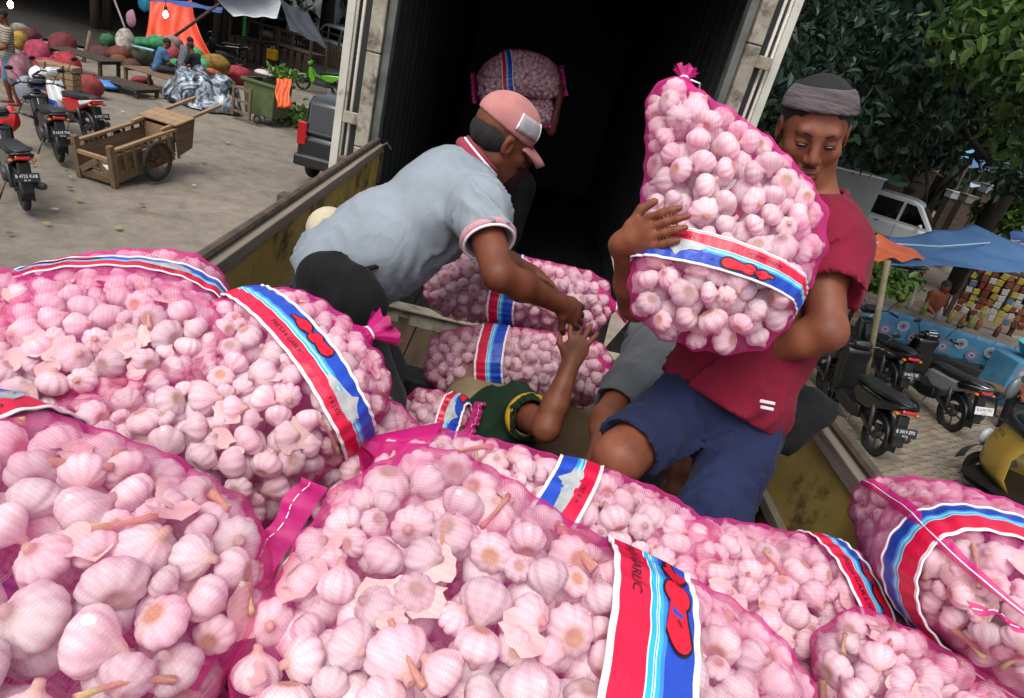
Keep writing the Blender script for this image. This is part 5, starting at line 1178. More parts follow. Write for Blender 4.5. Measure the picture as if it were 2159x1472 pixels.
# dark car partly behind the box truck door
def car(label, P, rz, paint, L=4.3, W=1.74, H=1.75, boxy=.5, name='car', lights=True):
    o = thing(name, P, label, 'car', rz); h = L/2; zb = .95
    B = lambda n, mb, m, **k: mb.build(n, m, o, **k)
    B('lower_body', MB().prism([(-h+.05, .38), (h-.15, .36), (h-.02, .55), (h-.10, .80), (h-.75, zb), (-h+.02, zb+.03), (-h, .6)], W), paint, bev=.11, auto=50)
    rf = [(-h+.02, zb), (-h+.16, H-.08), (-h+.35, H), (h-1.75, H), (h-1.45, H-.08), (h-.80, zb)]
    B('cabin', MB().prism(rf, W-.20), paint, bev=.07, auto=50)
    gl = lambda pts, n: [B(n, MB().prism(pts, .015, None, (0, e*(W/2-.10+.002), 0)), GLASSD, bev=.003) for e in (-1, 1)]
    gl([(-h+.22, zb+.08), (-h+.30, H-.16), (-.75, H-.14), (-.75, zb+.08)], 'side_window'); gl([(-.66, zb+.08), (-.66, H-.14), (.20, H-.14), (.20, zb+.08)], 'side_window'); gl([(.29, zb+.08), (.29, H-.14), (h-1.60, H-.16), (h-1.05, zb+.08)], 'side_window')
    sl = atan2(.65, (H-.08-zb)); B('windscreen', MB().box(((h-1.45+h-.80)/2+.028, 0, (H-.08+zb)/2+.02), (.02, W-.36, .80), roty(-sl)), GLASSD, bev=.004)
    B('rear_window', MB().box((-h+.075, 0, (H+zb)/2), (.02, W-.42, .46), roty(.18)), GLASSD, bev=.004)
    B('rear_bumper', MB().box((-h-.02, 0, .50), (.16, W-.02, .22)), paint, bev=.04); B('front_bumper', MB().box((h-.03, 0, .48), (.16, W-.04, .24)), paint, bev=.05)
    for e in (-1, 1):
        B('tail_light', MB().box((-h+.03, e*(W/2-.10), .98), (.10, .17, .42)), REDL, bev=.02); B('headlight', MB().box((h-.12, e*(W/2-.24), .70), (.16, .36, .16)), CLEARL, bev=.03)
        B('door_handle', MB().box((-.35, e*(W/2+.012), .86), (.16, .02, .03)), CHROME); B('mirror', MB().ell((h-1.25, e*(W/2+.08), zb+.10), (.07, .10, .08)), paint, smooth=True)
        B('door_seam', MB().box((.245, e*(W/2+.001), .66), (.012, .004, .5)), BPLAS)
        for x in (-h+.80, h-.80): wheel(o, (x, e*(W/2-.09), .32), .32, .19, (0, 1, 0), 5, CHROME)
    plate(o, (-h-.105, 0, .70), np.eye(3), 'B 1457 SYR', .40, .13); return o
DARKP = mat('dark_grey_paint', '15171b', .3, coat=.5)
q = G(668, 395); car('dark grey car with red tail lights parked beyond the left truck door', (q[0]+.55, q[1]+1.9, 0), 1.50, DARKP, 4.2, 1.7, 1.65)
# motorbikes far off
motorbike('dark motorbike parked under the awning beside the green pole', (G(505, 142)[0], G(505, 142)[1]), (-.98, -.2), plate_txt='B 6127 PQ')
motorbike('lime green motorbike just left of the box truck door', (G(712, 205)[0], G(712, 205)[1]), (-.96, -.28), body=mat('lime_gloss', '5cae1c', .3, coat=.4), accent=mat('lime_gloss', '5cae1c'), plate_txt='B 3088 FE')
# orange tarpaulin, canopies, poles
TARPO = mat('orange_tarp', 'd84e34', .55, col2='c23d26', scale=2, bump=.2); n, m = 40, 30; P = []
for i in range(n):
    f = i/(n-1); a = D(318-18*f, -6+96*f, 22.8); b = D(404+45*f**1.6, -8+130*f, 22.4)
    P.append([a+(b-a)*(j/(m-1))+CF*(.16*sin(j*.55+1.2*sin(f*3))*(.3+f)+.5*sin(j/(m-1)*pi)*(1-f)) for j in range(m)])
o = thing('tarpaulin', P[-1][0], 'orange tarpaulin hung as a wall at the back of the market', 'tarpaulin'); MB().grid(np.array(P)-np.array(o.location)).build('sheet', TARPO, o, True, thick=.01)
def sheet(label, corners, m, sag=.15, name='tarpaulin', cat='tarpaulin', fold=.05, thick=.008, fr=14):
    c = np.array(corners, float); n = 24; o = thing(name, c.mean(0), label, cat); P = np.zeros((n, n, 3))
    for i in range(n):
        for j in range(n):
            u, v = i/(n-1), j/(n-1); P[i, j] = (c[0]*(1-u)+c[1]*u)*(1-v)+(c[3]*(1-u)+c[2]*u)*v-[0, 0, sag*4*u*(1-u)*v*(1-v)*2]+V3(0, 0, fold*sin(u*fr+2*sin(v*5))*.5)
    MB().grid(P-c.mean(0)).build('sheet', m, o, True, thick=thick); return o
sheet('white canopy held up by the bright green pole', [D(425, -30, 27), D(600, -18, 27), D(584, 38, 23.6), D(492, 33, 23.2)], mat('white_tarp', 'c9ccd0', .5, col2='b4b8bf', scale=2), .2)
sheet('dark grey tarpaulin sloping down right of the white canopy', [D(590, 0, 24), D(650, 28, 25), D(690, 102, 22.5), D(612, 62, 22)], mat('slate_tarp', '2e3239', .5, col2='24282e', scale=3), .2)
sheet('narrow blue tarpaulin strip along the edge of the shed', [D(318, -10, 22.2), D(470, 18, 21.9), D(468, 27, 21.9), D(318, 0, 22.1)], mat('blue_tarp_dark', '23427e', .5), .02)
def pole(label, a, b, r, m, name='pole', n=10):
    a = np.asarray(a); o = thing(name, a, label, name.replace('_', ' ')); MB().tube([[0, 0, 0], (np.asarray(b)-a)*.5+[.01, 0, 0], np.asarray(b)-a], [r, r*.95, r*.9], n).build('shaft', m, o, True); return o
gp = G(511, 118); pole('bright green pole holding the white canopy', gp, YP(516, 28, gp[1]), .085, mat('green_paint', '3fae3a', .45))
pole('slanting brown brace in front of the orange tarpaulin', D(366, 78, 22.0), D(462, 8, 21.6), .05, WOODD)
pole('thin pale pole slanting down to the far heap', D(238, -8, 22), D(268, 72, 21.8), .035, mat('pale_pole', '6f6c62', .6))
pole('light stick standing in the shade by the red sacks', D(176, 132, 19), D(190, 66, 19), .05, WOOD)
pole('blue and white pipe leaning above the far heap', D(280, 97, 20.4), D(324, 107, 20), .04, mat('pale_blue_pipe', '7aa7b2', .5))
for k, (x, y0, y1) in enumerate(((201, 62, -10), (226, 64, -10), (455, 112, -12), (475, 112, -12))):
    g0 = G(x, y0); pole(['thick timber post of the dark shed, left one', 'timber post of the shed right of its twin', 'timber post at the right edge of the orange tarpaulin', 'dark post beside the parked dark motorbike'][k], g0, V3(g0[0], g0[1], 3.9), .17, WOODD, 'timber_post', 8)
# the dark shed over the stalls
SHED = mat('shed_planks', '1d1813', .9, col2='14110d', scale=4, vary=.2); o = thing('market_shed', (-26, 36, 0), 'dark open market shed behind the heaps, its unseen roof added for shade', 'building')
for i in range(44): MB().box((-20+i*.75-2, 4+.02*(i % 3), 2.1), (.70, .05, 4.2)).build('wall_board', SHED, o)
MB().box((-4.5, -3.0, 4.25), (40, 17, .12), roty(.0)).build('roof', SHED, o)  # unseen roof, added and sized to keep the stalls dark
for i in range(9): MB().box((-21+i*4.1, -3, 4.1), (.12, 16.5, .16)).build('rafter', SHED, o)
for i in range(20): MB().box((-22.5, -8+i*.62, 2.1), (.05, .58, 4.2)).build('wall_board', SHED, o)
for i in range(5): MB().box((-20+i*4.2, -7.6, 2.05), (.2, .2, 4.1)).build('post', SHED, o)
# lit bulbs
BULBE = NT('lit_bulb'); BULBE.b.inputs['Emission Color'].default_value = (1, .97, .92, 1); BULBE.b.inputs['Emission Strength'].default_value = 40
for lab, P in (('lit white lamp hanging at the top left corner', D(22, 10, 19)), ('lit lamp glowing in front of the orange tarpaulin', D(349, 31, 21.8))):
    o = thing('lamp', P, lab, 'lamp'); MB().ell((0, 0, 0), (.07, .07, .10)).build('bulb', BULBE.m, o, True); MB().tube([(0, 0, .14), (0, 0, 1.2)], .012, 6).lathe([(.03, .12), (.05, .15), (.05, .24), (.02, .26)], 10).build('cord', BPLAS, o, True)
bagobj('light blue bag hanging at the corner of the orange tarpaulin', D(305, 8, 24.8), (.25, .15, .28), '2f8fb0', 6); bagobj('pink and white cloth hanging in the shade of the shed', D(276, 40, 22), (.16, .1, .26), '8d6478', 7, 'hung_cloth', .8)
# stalls, fence and greenery right of the canopy
def stall(label, P, rz, L=2.4, H=.9, roof=False):
    o = thing('wooden_stall', P, label, 'stall', rz)
    for i in range(6): MB().box((0, -.5+i*.2, H), (L, .185, .03)).build('plank', WOODD, o)
    for i in range(7): MB().box((-L/2+.15+i*(L-.3)/6, -.6, H/2), (.22, .03, H-.1), rotz(.05*sin(i*3))).build('plank', WOODD, o)
    for x in (-L/2, L/2):
        for y in (-.55, .55): MB().box((x, y, .75), (.09, .09, 1.5)).build('post', WOODD, o)
    MB().box((0, .5, 1.45), (L+.2, .06, .08)).build('rail', WOODD, o); return o
stall('wooden stall table under the dark grey tarpaulin', G(615, 150), -.3); stall('old wooden counter behind the yellow canister', G(548, 132), -.25, 2.2, .8); stall('wooden stall at the foot of the far tree trunk', G(690, 138), -.4, 2.0, 1.0)
q = G(575, 140); o = thing('canister', D(574, 115, proj(q)[2]*.97), 'yellow plastic canister standing on the wooden counter', 'canister', -.3); MB().box((0, 0, 0), (.42, .26, .42)).build('body', mat('yellow_plastic', 'c99a12', .45), o, bev=.05); MB().torus((0, 0, .24), .07, .02, (0, 1, 0), 14, 6).build('handle', mat('yellow_plastic', 'c99a12'), o, True)
o = thing('slat_fence', G(650, 130), 'rough wooden slat fence behind the stalls', 'fence', -.5)
for i in range(26): MB().box((-2.5+i*.2, .0, .55), (.13, .03, 1.1+.15*sin(i*2.1)), roty(.03*sin(i*5))).build('slat', WOODD, o)
for z in (.3, .85): MB().box((0, .04, z), (5.4, .05, .08)).build('rail', WOODD, o)
leafheap('green weeds growing by the slat fence', 668, 120, 40, 14, 260, .16, 'weeds', cat='plant')
# litter on the yard
rs = np.random.RandomState(5); LIT = [mat('litter_pale', 'b3aa9a', .8), mat('litter_leaf', '7f8a4a', .8), mat('litter_brown', '5b4a38', .9)]
lm = MB()
for x, y in [(150, 372), (140, 360), (160, 350), (148, 395), (165, 420), (410, 390), (20, 490), (320, 206), (395, 215), (70, 345), (430, 340), (115, 440), (480, 300), (300, 430), (100, 470), (250, 480), (260, 235)]:
    p = G(x, y, .008); lm = MB(); n = 7; s_ = .03+.035*rs.rand()
    lm.prism([(s_*cos(a)*(.6+.6*rs.rand()), s_*sin(a)*(.6+.5*rs.rand())) for a in np.linspace(0, 2*pi, n)[:-1]], .006, rotx(pi/2)); o = lm.build('litter_scrap', LIT[rs.randint(3)]); o.location = p; o.rotation_euler = (0, 0, rs.rand()*6)
    tag(o, 'small scrap of litter lying flat on the bare yard ground', 'litter', 'scraps of litter on the yard')
# ---------------------------------------------------------------- right: paved yard
def pav_at(i, j): return np.array([3.2+i*.225, 5.2+j*.112])
PAV = mat('paver', '7d7364', .85, col2='665d50', scale=4, vary=.22, bump=.35, dirt=('4a4237', 3, .55, .75)); SANDJ = mat('paver_joint', '544b3f', .95, col2='453d33', scale=6)
o = MB().grid(np.array([[[x, y, .012] for y in np.linspace(4, 17, 3)] for x in np.linspace(2.6, 13.5, 3)]), flip=True).build('paving', SANDJ); tag(o, kind='structure')
pm = MB(); z_ = .0; zig = [(-.105, -.045), (-.05, -.052), (0, -.042), (.05, -.052), (.105, -.045), (.105, .045), (.05, .038), (0, .048), (-.05, .038), (-.105, .045)]
b = MB(); p2 = np.array(zig); n = len(p2)
b.add(np.vstack([np.column_stack([p2*.94, np.full(n, .022)]), np.column_stack([p2, np.full(n, .014)]), np.column_stack([p2, np.full(n, -.02)])]), [tuple(range(n))]+[(n+i, n+(i+1) % n, (i+1) % n, i) for i in range(n)]+[(2*n+i, 2*n+(i+1) % n, n+(i+1) % n, n+i) for i in range(n)])
PME = b.mesh('brick', PAV); pv, pf = b.v[0], b.f; rs = np.random.RandomState(2); near = []; far_ = []
ca, sa = cos(.35), sin(.35)
for i in range(-20, 80):
    for j in range(-60, 150):
        x, y = 2.8+i*.216*ca-(j*.1+.05*(i % 2))*sa+.0, 4.4+i*.216*sa+(j*.1+.05*(i % 2))*ca
        if not (2.7 < x < 13.3 and 4.1 < y < 16.9): continue
        px, py, d = proj((x, y, .03))
        ok = 1790 < px < 2120 and 800 < py < 1080; (near if ok else far_).append((d, x, y))
near.sort()
for k, (d, x, y) in enumerate(near):
    if k < 300: q = put('brick', PME, o); q.location = (x, y, .012+rs.rand()*.007); q.rotation_euler = (rs.randn()*.02, rs.randn()*.02, .35+rs.randn()*.02)
    else: far_.append((d, x, y))
R_ = rotz(.35); fm = MB(); fv = []; ff = []; nb = 0
for d, x, y in far_: fv.append(pv @ R_.T+[x, y, .012+rs.rand()*.007]); ff += [tuple(a+nb for a in q) for q in pf]; nb += len(pv)
tag(MB().add(np.vstack(fv), ff).build('brick_field', PAV, o), kind='stuff')
# scooters
SILV = mat('silver_panel', '8e9296', .3, .3, coat=.3)
motorbike('black scooter nearest the yellow sideboard, rear wheel outwards', (5.02, 7.05), (-.02, 1), body=BPLAS, accent=GLOSSB, plate_txt='B 3419 EPX', scoot=True)
motorbike('black and silver scooter with a white number plate and red tail light', (6.78, 8.34), (-.10, 1), body=GLOSSB, accent=SILV, plate_txt='B 4190 TRV', white=True, scoot=True)
motorbike('black motorbike standing between and behind the two scooters', (6.15, 9.05), (-.05, 1), body=BPLAS, accent=BPLAS, plate_txt='B 6622 TJE')
motorbike('older motorbike with chrome handlebar at the back of the row', (5.05, 8.5), (-.35, .94), body=BPLAS, accent=GREYM, plate_txt='B 5834 KD')
# blue tarpaulin and orange end on poles
BT = mat('blue_tarp', '3a6391', .5, col2='31567f', scale=2.2, bump=.15); z0 = 2.15
sheet('blue tarpaulin roof stretched over the snack stall', [G(1835, 510, 2.25), G(2052, 476, 2.5), G(2330, 585, 2.45), G(1880, 556, 2.1)], BT, .10, fold=.04)
a, b_ = G(1845, 512, 2.29), G(2110, 500, 2.40); o = thing('rope', a, 'pale ridge rope running along the blue tarpaulin', 'rope'); MB().tube([[0, 0, 0], list((G(1980, 520, 2.35)-a)), list(G(2150, 508, 2.46)-a)], .012, 6).build('strand', mat('rope_pale', '9fb4c4', .7), o, True)
sheet('orange tarpaulin scrap lying over the left end of the blue one', [G(1795, 506, 2.32), G(1850, 497, 2.36), G(1965, 549, 2.20), G(1850, 548, 2.14)], mat('orange_tarp2', 'c4623c', .55, col2='b05430', scale=3), .03, fold=.06)
pb = G(1905, 690); pole('bamboo pole propping the front of the tarpaulins', V3(pb[0]*.62, pb[1]*.62, .0), G(1872, 550, 2.15), .04, mat('bamboo', '7d7358', .6, col2='635a42', scale=6))
pole('wooden pole propping the rear of the blue tarpaulin', G(2052, 700)*V3(.9, .9, 0), G(2060, 490, 2.4), .04, WOODD)
# stall table with printed cloth front
A, B_ = G(1790, 735), G(2100, 800); A, B_ = V3(6.6, 11.2, 0), V3(9.3, 10.6, 0); u = unit(B_-A); o = thing('stall_table', (A+B_)/2, 'long stall table with a blue printed cloth hung along its front', 'table', atan2(u[1], u[0]))
L = np.linalg.norm(B_-A); CLB = mat('blue_print_cloth', '3a7396', .75, col2='4f86a6', scale=5); CLP = mat('pink_flower_print', '86708a', .7); CLW = mat('white_disc_print', '8fa3ac', .7)
for i in range(5): MB().box((0, .1+i*.19, .78), (L, .18, .03)).build('plank', mat('grey_planks', '6e665c', .8, col2='57504a', scale=5, vary=.15), o)
for x in (-L/2+.1, 0, L/2-.1):
    for y in (.1, .9): MB().box((x, y, .38), (.07, .07, .76)).build('leg', WOODD, o)
cl = []
for i in range(8): cl.append([[-L/2+L*j/60, .0-.015*sin(j*.9)-.01*i/7, .80-.52*i/7+(.03*abs(sin(j*.52)) if i == 7 else 0)] for j in range(61)])
c_ = MB().grid(np.array(cl)).build('printed_cloth', CLB, o, True, thick=.006)
for k in range(11):
    x = -L/2+.2+k*.245; z = .60-.14*(k % 2)
    for r_, m_, dy in ((.10, CLP if k % 2 else CLW, -.034), (.055, CLW if k % 2 else CLP, -.037), (.018, BPLAS, -.040)): MB().prism([(r_*cos(t)*(1+.08*cos(8*t)), r_*sin(t)*(1+.08*cos(8*t))) for t in np.linspace(0, 2*pi, 25)[:-1]], .002, None, (x, dy, z)).build('flower_print', m_, c_)
# small boxed counter with cloth at the end, basin
q = G(2090, 770); o = thing('cloth_counter', (8.9, 10.15, 0), 'small counter wrapped in the same blue flowered cloth at the table end', 'table', .2); MB().box((0, 0, .40), (.9, .5, .8)).build('cloth_wrap', CLB, o, bev=.02)
for k, (x, z) in enumerate(((-.28, .62), (0, .50), (.28, .62), (-.25, .28), (.05, .2), (.3, .3))): 
    for r_, m_, dy in ((.11, CLP, -.254), (.05, CLW, -.257)): MB().prism([(r_*cos(t)*(1+.08*cos(8*t)), r_*sin(t)) for t in np.linspace(0, 2*pi, 25)[:-1]], .002, None, (x, dy, z)).build('flower_print', m_, o)
bq = V3(8.95, 10.15, .86); o = thing('basin', bq, 'turquoise plastic basin on the flowered counter', 'basin'); MB().lathe([(.20, 0), (.30, .16), (.32, .17), (.31, .18), (.285, .165), (.19, .015), (.001, .015)], 28).build('bowl', mat('turquoise_plastic', '4aa8b8', .4), o, True)
# bench with pale top
def bench(label, a, b, H, m):
    a, b = np.asarray(a), np.asarray(b); u = unit(b-a); L = np.linalg.norm(b-a); o = thing('bench', (a+b)/2, label, 'bench', atan2(u[1], u[0]))
    for y in (0, .17): MB().box((0, y, H), (L, .16, .035)).build('plank', m, o, bev=.004)
    for x in (-L/2+.2, L/2-.2): MB().box((x, .08, H/2), (.06, .28, H-.03)).build('leg', WOODD, o)
    return o
bench('pale topped bench behind the long stall table', (6.9, 13.3, 0), (8.7, 12.7, 0), .48, mat('pale_teal_top', '8fa3a2', .6)); bench('low brown bench in front of the flowered counter', (7.8, 9.75, 0), (9.3, 9.55, 0), .32, WOOD)
# snacks hanging in strings
cols = ['5c2a18', '6b4420', '85762a', '54201a', '8a8a84', '3e5468', '5f6a30', '4a2c1e']; rs = np.random.RandomState(8); SN = [mat('snack_'+c, c, .3) for c in cols]
rk = thing('snack_rack', (9.4, 11.4, 0), 'wooden rack of hanging snacks under the blue tarpaulin', 'rack', -.25)
for x in (-1.1, 0, 1.1): MB().box((x, 0, .95), (.06, .06, 1.9)).build('post', WOODD, rk)
for z in (1.85, 1.2): MB().box((0, 0, z), (2.3, .05, .06)).build('rail', WOODD, rk)
MB().box((-.75, .05, 1.55), (.75, .03, .55), roty(.12)).build('back_board', mat('brown_board', '2e1a14', .8), rk); MB().box((.15, .08, 1.62), (.8, .03, .5), roty(.05)).build('back_board', mat('brown_board', '3a1f18'), rk)
ORD = 'first second third fourth fifth sixth seventh eighth ninth tenth eleventh twelfth thirteenth fourteenth fifteenth sixteenth'.split()
word = ['brown', 'orange', 'yellow', 'red', 'white', 'blue', 'green', 'rust']
for i in range(16):
    x = -1.0+i*.135; c, s = cos(-.25), sin(-.25); k = rs.randint(8); P = (9.4+x*c+.08*s, 11.4+x*s-.08*c, 1.82)
    o = thing('snack_string', P, '%s string from the left of mostly %s snack packets on the rack' % (ORD[i], word[k]), 'snacks', -.25, 'strings of snack packets on the rack')
    for j in range(7): MB().box((rs.randn()*.012, rs.randn()*.01, -.05-j*.125), (.105, .03, .11), rotz(rs.randn()*.2) @ roty(rs.randn()*.12)).build('packet', SN[k if rs.rand() < .6 else rs.randint(8)], o, bev=.01)
rs2 = np.random.RandomState(4)
for i in range(9):
    m_ = SN[rs2.randint(8)]; P = (7.3+i*.2+rs2.randn()*.03, 11.35-.05*i+rs2.rand()*.25, .80); o = MB().lathe([(.035, 0), (.045, .02), (.045, .15), (.02, .20), (.022, .24), (.001, .245)], 12).build('bottle', m_, None, True); o.location = P; tag(o, '%s small bottle from the left on the long stall table' % ORD[i], 'bottle', 'bottles on the stall table')
bgperson('child with dark hair in an orange shirt and grey apron behind the table', (8.15, 11.85, 0), ('stand',), top=cloth('rust_shirt', '6e3a24', '5a2f1d'), legs=cloth('grey_apron', '4b5258', '41474c'), rz=3.4, s=.8, h=.018)
bgperson('woman in a teal top seated at the right edge', (8.35, 8.95, 0), ('sit', .40), top=cloth('teal_top', '2f6b62', '285b53'), legs=cloth('black_trousers', '121214'), rz=2.2, h=.017)
# plants on the kerb
rs = np.random.RandomState(21)
leafheap('leafy potted plant beside a bicycle beyond the stall', 1868, 598, 84, 60, 420, .26, 'potted_plant', d=15.6, m=LEAFG, cat='plant')
motorbike('dark bicycle-like motorbike behind the potted plant', (9.9, 15.9), (-1, .3), body=BPLAS, accent=BPLAS, plate_txt='B 3381 FA')
o = MB().grid(np.array([[[x, y+.25*x, .05] for y in np.linspace(11.4, 13.2, 3)] for x in np.linspace(4, 24, 5)])).build('kerb_strip', mat('earth_strip', '6b5a46', .9, col2='57493a', scale=3, bump=.4), None); tag(o, kind='structure')
o = thing('kerb', (14, 14.6, 0), 'long concrete kerb beyond the paved yard', 'kerb', .24)
for i in range(18): MB().box((-9+i*1.0, 0, .09), (.97, .16, .18)).build('kerb_stone', mat('kerb_concrete', '8c8272', .85, col2='736a5c', scale=4, vary=.12), o, bev=.01)
# auto rickshaw at the lower right
q = V3(6.55, 6.25, 0); o = thing('auto_rickshaw', q, 'yellow and black three-wheeled taxi at the lower right corner', 'rickshaw', radians(118)); YP_ = mat('rickshaw_yellow', 'b3943f', .35, col2='a58738', scale=2, coat=.3)
fr = []                                                     # front shell: rounded nose, local x forward
for z, xr, w in ((.28, .62, .40), (.45, .72, .50), (.70, .74, .56), (.92, .66, .58), (1.02, .60, .585)): fr.append([(xr-.48*(abs(t)**2.6), w*t, z) for t in np.linspace(-1, 1, 17)])
MB().grid(np.array(fr)).build('front_shell', YP_, o, True, thick=.012)
w2 = [];
for z, xr, w in ((1.03, .60, .575), (1.12, .57, .57), (1.45, .40, .54), (1.68, .28, .50)): w2.append([(xr-.48*(abs(t)**2.6), w*t, z) for t in np.linspace(-1, 1, 17)])
MB().grid(np.array(w2)).build('windscreen', mat('teal_glass', '24433f', .08, coat=.5), o, True, thick=.008)
MB().tube([(.64-.48*(abs(t)**2.6), .585*t, 1.035) for t in np.linspace(-1, 1, 17)], .055, 8, sq=.9).build('screen_seal', BPLAS, o, True); MB().tube([(.33-.48*(abs(t)**2.6), .51*t, 1.68) for t in np.linspace(-1, 1, 17)], .05, 8).build('screen_frame', BPLAS, o, True)
for e in (-1, 1): MB().beam((.10, e*.57, 1.05), (-.12, e*.52, 1.70), .07, .06).build('screen_pillar', BPLAS, o, bev=.01)
rf = [[(-1.7+1.85*i/10, .60*t, 1.76-.10*t*t-(.10 if i in (0, 10) else 0)) for t in np.linspace(-1, 1, 11)] for i in range(11)]
MB().grid(np.array(rf)).build('roof', mat('black_canvas', '15161a', .7, bump=.2), o, True, thick=.02)
MB().box((-.95, 0, .55), (1.5, 1.24, .55)).build('rear_body', YP_, o, bev=.06); MB().box((-.9, 0, .85), (.5, 1.1, .14)).build('seat', SEATM, o, bev=.04); MB().box((-1.62, 0, 1.15), (.08, 1.1, .75)).build('seat_back', SEATM, o, bev=.03); MB().box((-.4, 0, .30), (2.1, 1.0, .06)).build('floor_pan', BPLAS, o)
wheel(o, (.62, 0, .24), .24, .10, (0, 1, 0), 5, RIM); wheel(o, (-1.15, .52, .24), .24, .10, (0, 1, 0), 5, RIM); wheel(o, (-1.15, -.52, .24), .24, .10, (0, 1, 0), 5, RIM)
fe = [[(.62+.31*cos(a), y*.10, .26+.30*sin(a)) for y in np.linspace(-1, 1, 7)] for a in np.linspace(-.1, 2.4, 12)]; MB().grid(np.array(fe)).build('front_fender', mat('fender_grey', '4a4d52', .35, coat=.3), o, True, thick=.01)
MB().ell((.80, 0, .62), (.06, .11, .11)).build('headlight', CLEARL, o, True)
MB().tube([(.30, .60, 1.06), (.55, .78, 1.12), (.60, .80, 1.28), (.55, .78, 1.36)], .014, 8).build('mirror_stalk', BPLAS, o, True); mo = MB().ell((.54, .78, 1.46), (.045, .085, .13)).build('mirror', mat('mirror_back', '5d6468', .25, coat=.3), o, True)
v, f = text_mesh('TAKSI', .085); v2, f2 = text_mesh('0812 3344', .045); tm = MB()
for (vv, ff, z) in ((v, f, .86), (v2, f2, .79)):
    t = vv[:, 0]/.58+.52; xr = np.interp(z, [.70, .92], [.74, .66]); tm.add(np.column_stack([xr+.016-.48*np.abs(t)**2.6, .575*t, z+vv[:, 1]]), ff)
tm.build('lettering', mat('faded_print', '4a4428', .6), o)
# box truck, van and drum far right
BX = mat('grey_box', '8a8f8f', .5, col2='7d8282', scale=1.5, bump=.1); q = D(1752, 480, 17.0)
o = thing('cargo_box_truck', (q[0], q[1]+1.0, 0), 'small truck with a plain grey cargo box parked behind the stall', 'truck', .15); zt = 2.45
MB().box((0, 1.0, zt/2+.35), (2.0, 3.2, zt-.7)).build('cargo_box', BX, o, bev=.02)
for x in (-1.0, 1.0): MB().box((x, 1.0, zt+.01), (.06, 3.22, .05)).build('edge_trim', WHITEP, o, bev=.008)
for y in (-.6, 2.6): MB().box((0, y, zt+.011), (1.94, .06, .048)).build('edge_trim', WHITEP, o, bev=.008)
MB().box((0, 3.5, 1.1), (1.8, 1.5, 1.6)).build('cab', WHITEP, o, bev=.1)
for x in (-.8, .8):
    for y in (0, 3.4): wheel(o, (x, y, .35), .35, .2, (1, 0, 0), 5, RIM)
q = G(1905, 405, 1.78); car('white van with dark windows parked behind the blue tarpaulin', (q[0]*.94, q[1]*.94, 0), radians(-32), WHITEP, 4.4, 1.75, 1.78, name='van')
P = D(1832, 372, 24); o = thing('drum', (P[0], P[1], 0), 'tall blue drum covered by a green tarpaulin', 'drum'); MB().lathe([(.62, 0), (.66, .1), (.64, .9), (.66, 1.0), (.64, P[2]-.1), (.6, P[2])], 28).build('barrel', mat('blue_plastic', '1c4f8c', .45), o, auto=40)
P2 = []
for i in range(12): P2.append([(( .15+1.05*sin(i/11*pi/2))*cos(t)*1.15, (.15+.9*sin(i/11*pi/2))*sin(t), P[2]+.55*cos(i/11*pi/2)+.03*sin(t*7)*i/11) for t in np.linspace(0, 2*pi, 40, endpoint=False)])
MB().grid(np.array(P2), wrap=True).build('green_cover', mat('green_tarp', '2c6b40', .55, col2='235836', scale=3, bump=.2), o, True)
# stalls beyond the trees
def canopy(label, px, py, w, h, d, col, z=None, tilt=.25):
    a = D(px-w/2, py-h/2, d+2.5); b = D(px+w/2, py+h/2-h*.3, d+2.5); c = D(px+w/2, py+h, d); e = D(px-w/2, py+h*.45, d); o = sheet(label, [a, b, c, e], mat('tarp_'+col, col, .5), .1, 'stall_canopy', 'canopy')
    for i, P in enumerate((c, e)): MB().tube([P-np.array(o.location), V3(P[0], P[1], 0)-np.array(o.location)], .05, 6).build('pole', WOODD, o, True)
    return o
canopy('light blue stall canopy seen through the tree branches', 2000, 308, 120, 34, 30, '5f93b4'); canopy('blue grey canopy lower right beyond the tree trunk', 2085, 340, 90, 26, 27, '4f6a94'); canopy('white canopy edge far behind the right trunk', 2090, 388, 90, 12, 26, 'a9b4bd'); canopy('teal canopy piece right of the leaning trunk', 2060, 300, 70, 14, 32, '2f7a64'); canopy('dark blue canopy at the far right behind the tarpaulin', 2150, 486, 80, 34, 17, '234a86')
rs = np.random.RandomState(6)
for i, (x, y, w, h, c, lab) in enumerate(((1905, 352, 26, 26, '4a443c', 'grey crate stack left of the leaning trunk'), (1938, 372, 34, 24, '3c332c', 'brown crate in the shade by the far stalls'), (2012, 412, 28, 16, '8b8f92', 'pale box among the far stalls'), (2040, 420, 24, 18, '5c5750', 'grey box beside the pale one'), (2085, 400, 26, 20, '6f7478', 'light grey bin under the white canopy'), (1880, 340, 36, 18, '4a6a55', 'greenish crate behind the covered drum'), (2110, 380, 36, 26, '7a8288', 'silvery box right of the trunk'), (1960, 355, 28, 10, 'a38a5a', 'tan box under the light blue canopy'), (1860, 322, 14, 20, 'a89020', 'yellow can hanging above the covered drum'))):
    d = 24+rs.rand()*4; P = D(x, y, d); k = d/FPX; o = thing('crate' if i != 8 else 'canister', P, lab, 'box'); 
    MB().box((0, 0, 0), (w*k, .5, h*k*.9)).build('body', mat('crate_'+c, c, .7, col2=c), o, bev=.03); MB().box((0, 0, h*k*.45), (w*k*1.06, .54, .06)).build('lid', mat('crate_'+c, c), o, bev=.01)
    if P[2] > 1.2: MB().box((0, 0, -P[2]/2-h*k*.25), (.5, .4, max(P[2]-h*k*.5, .1))).build('support', WOODD, o)
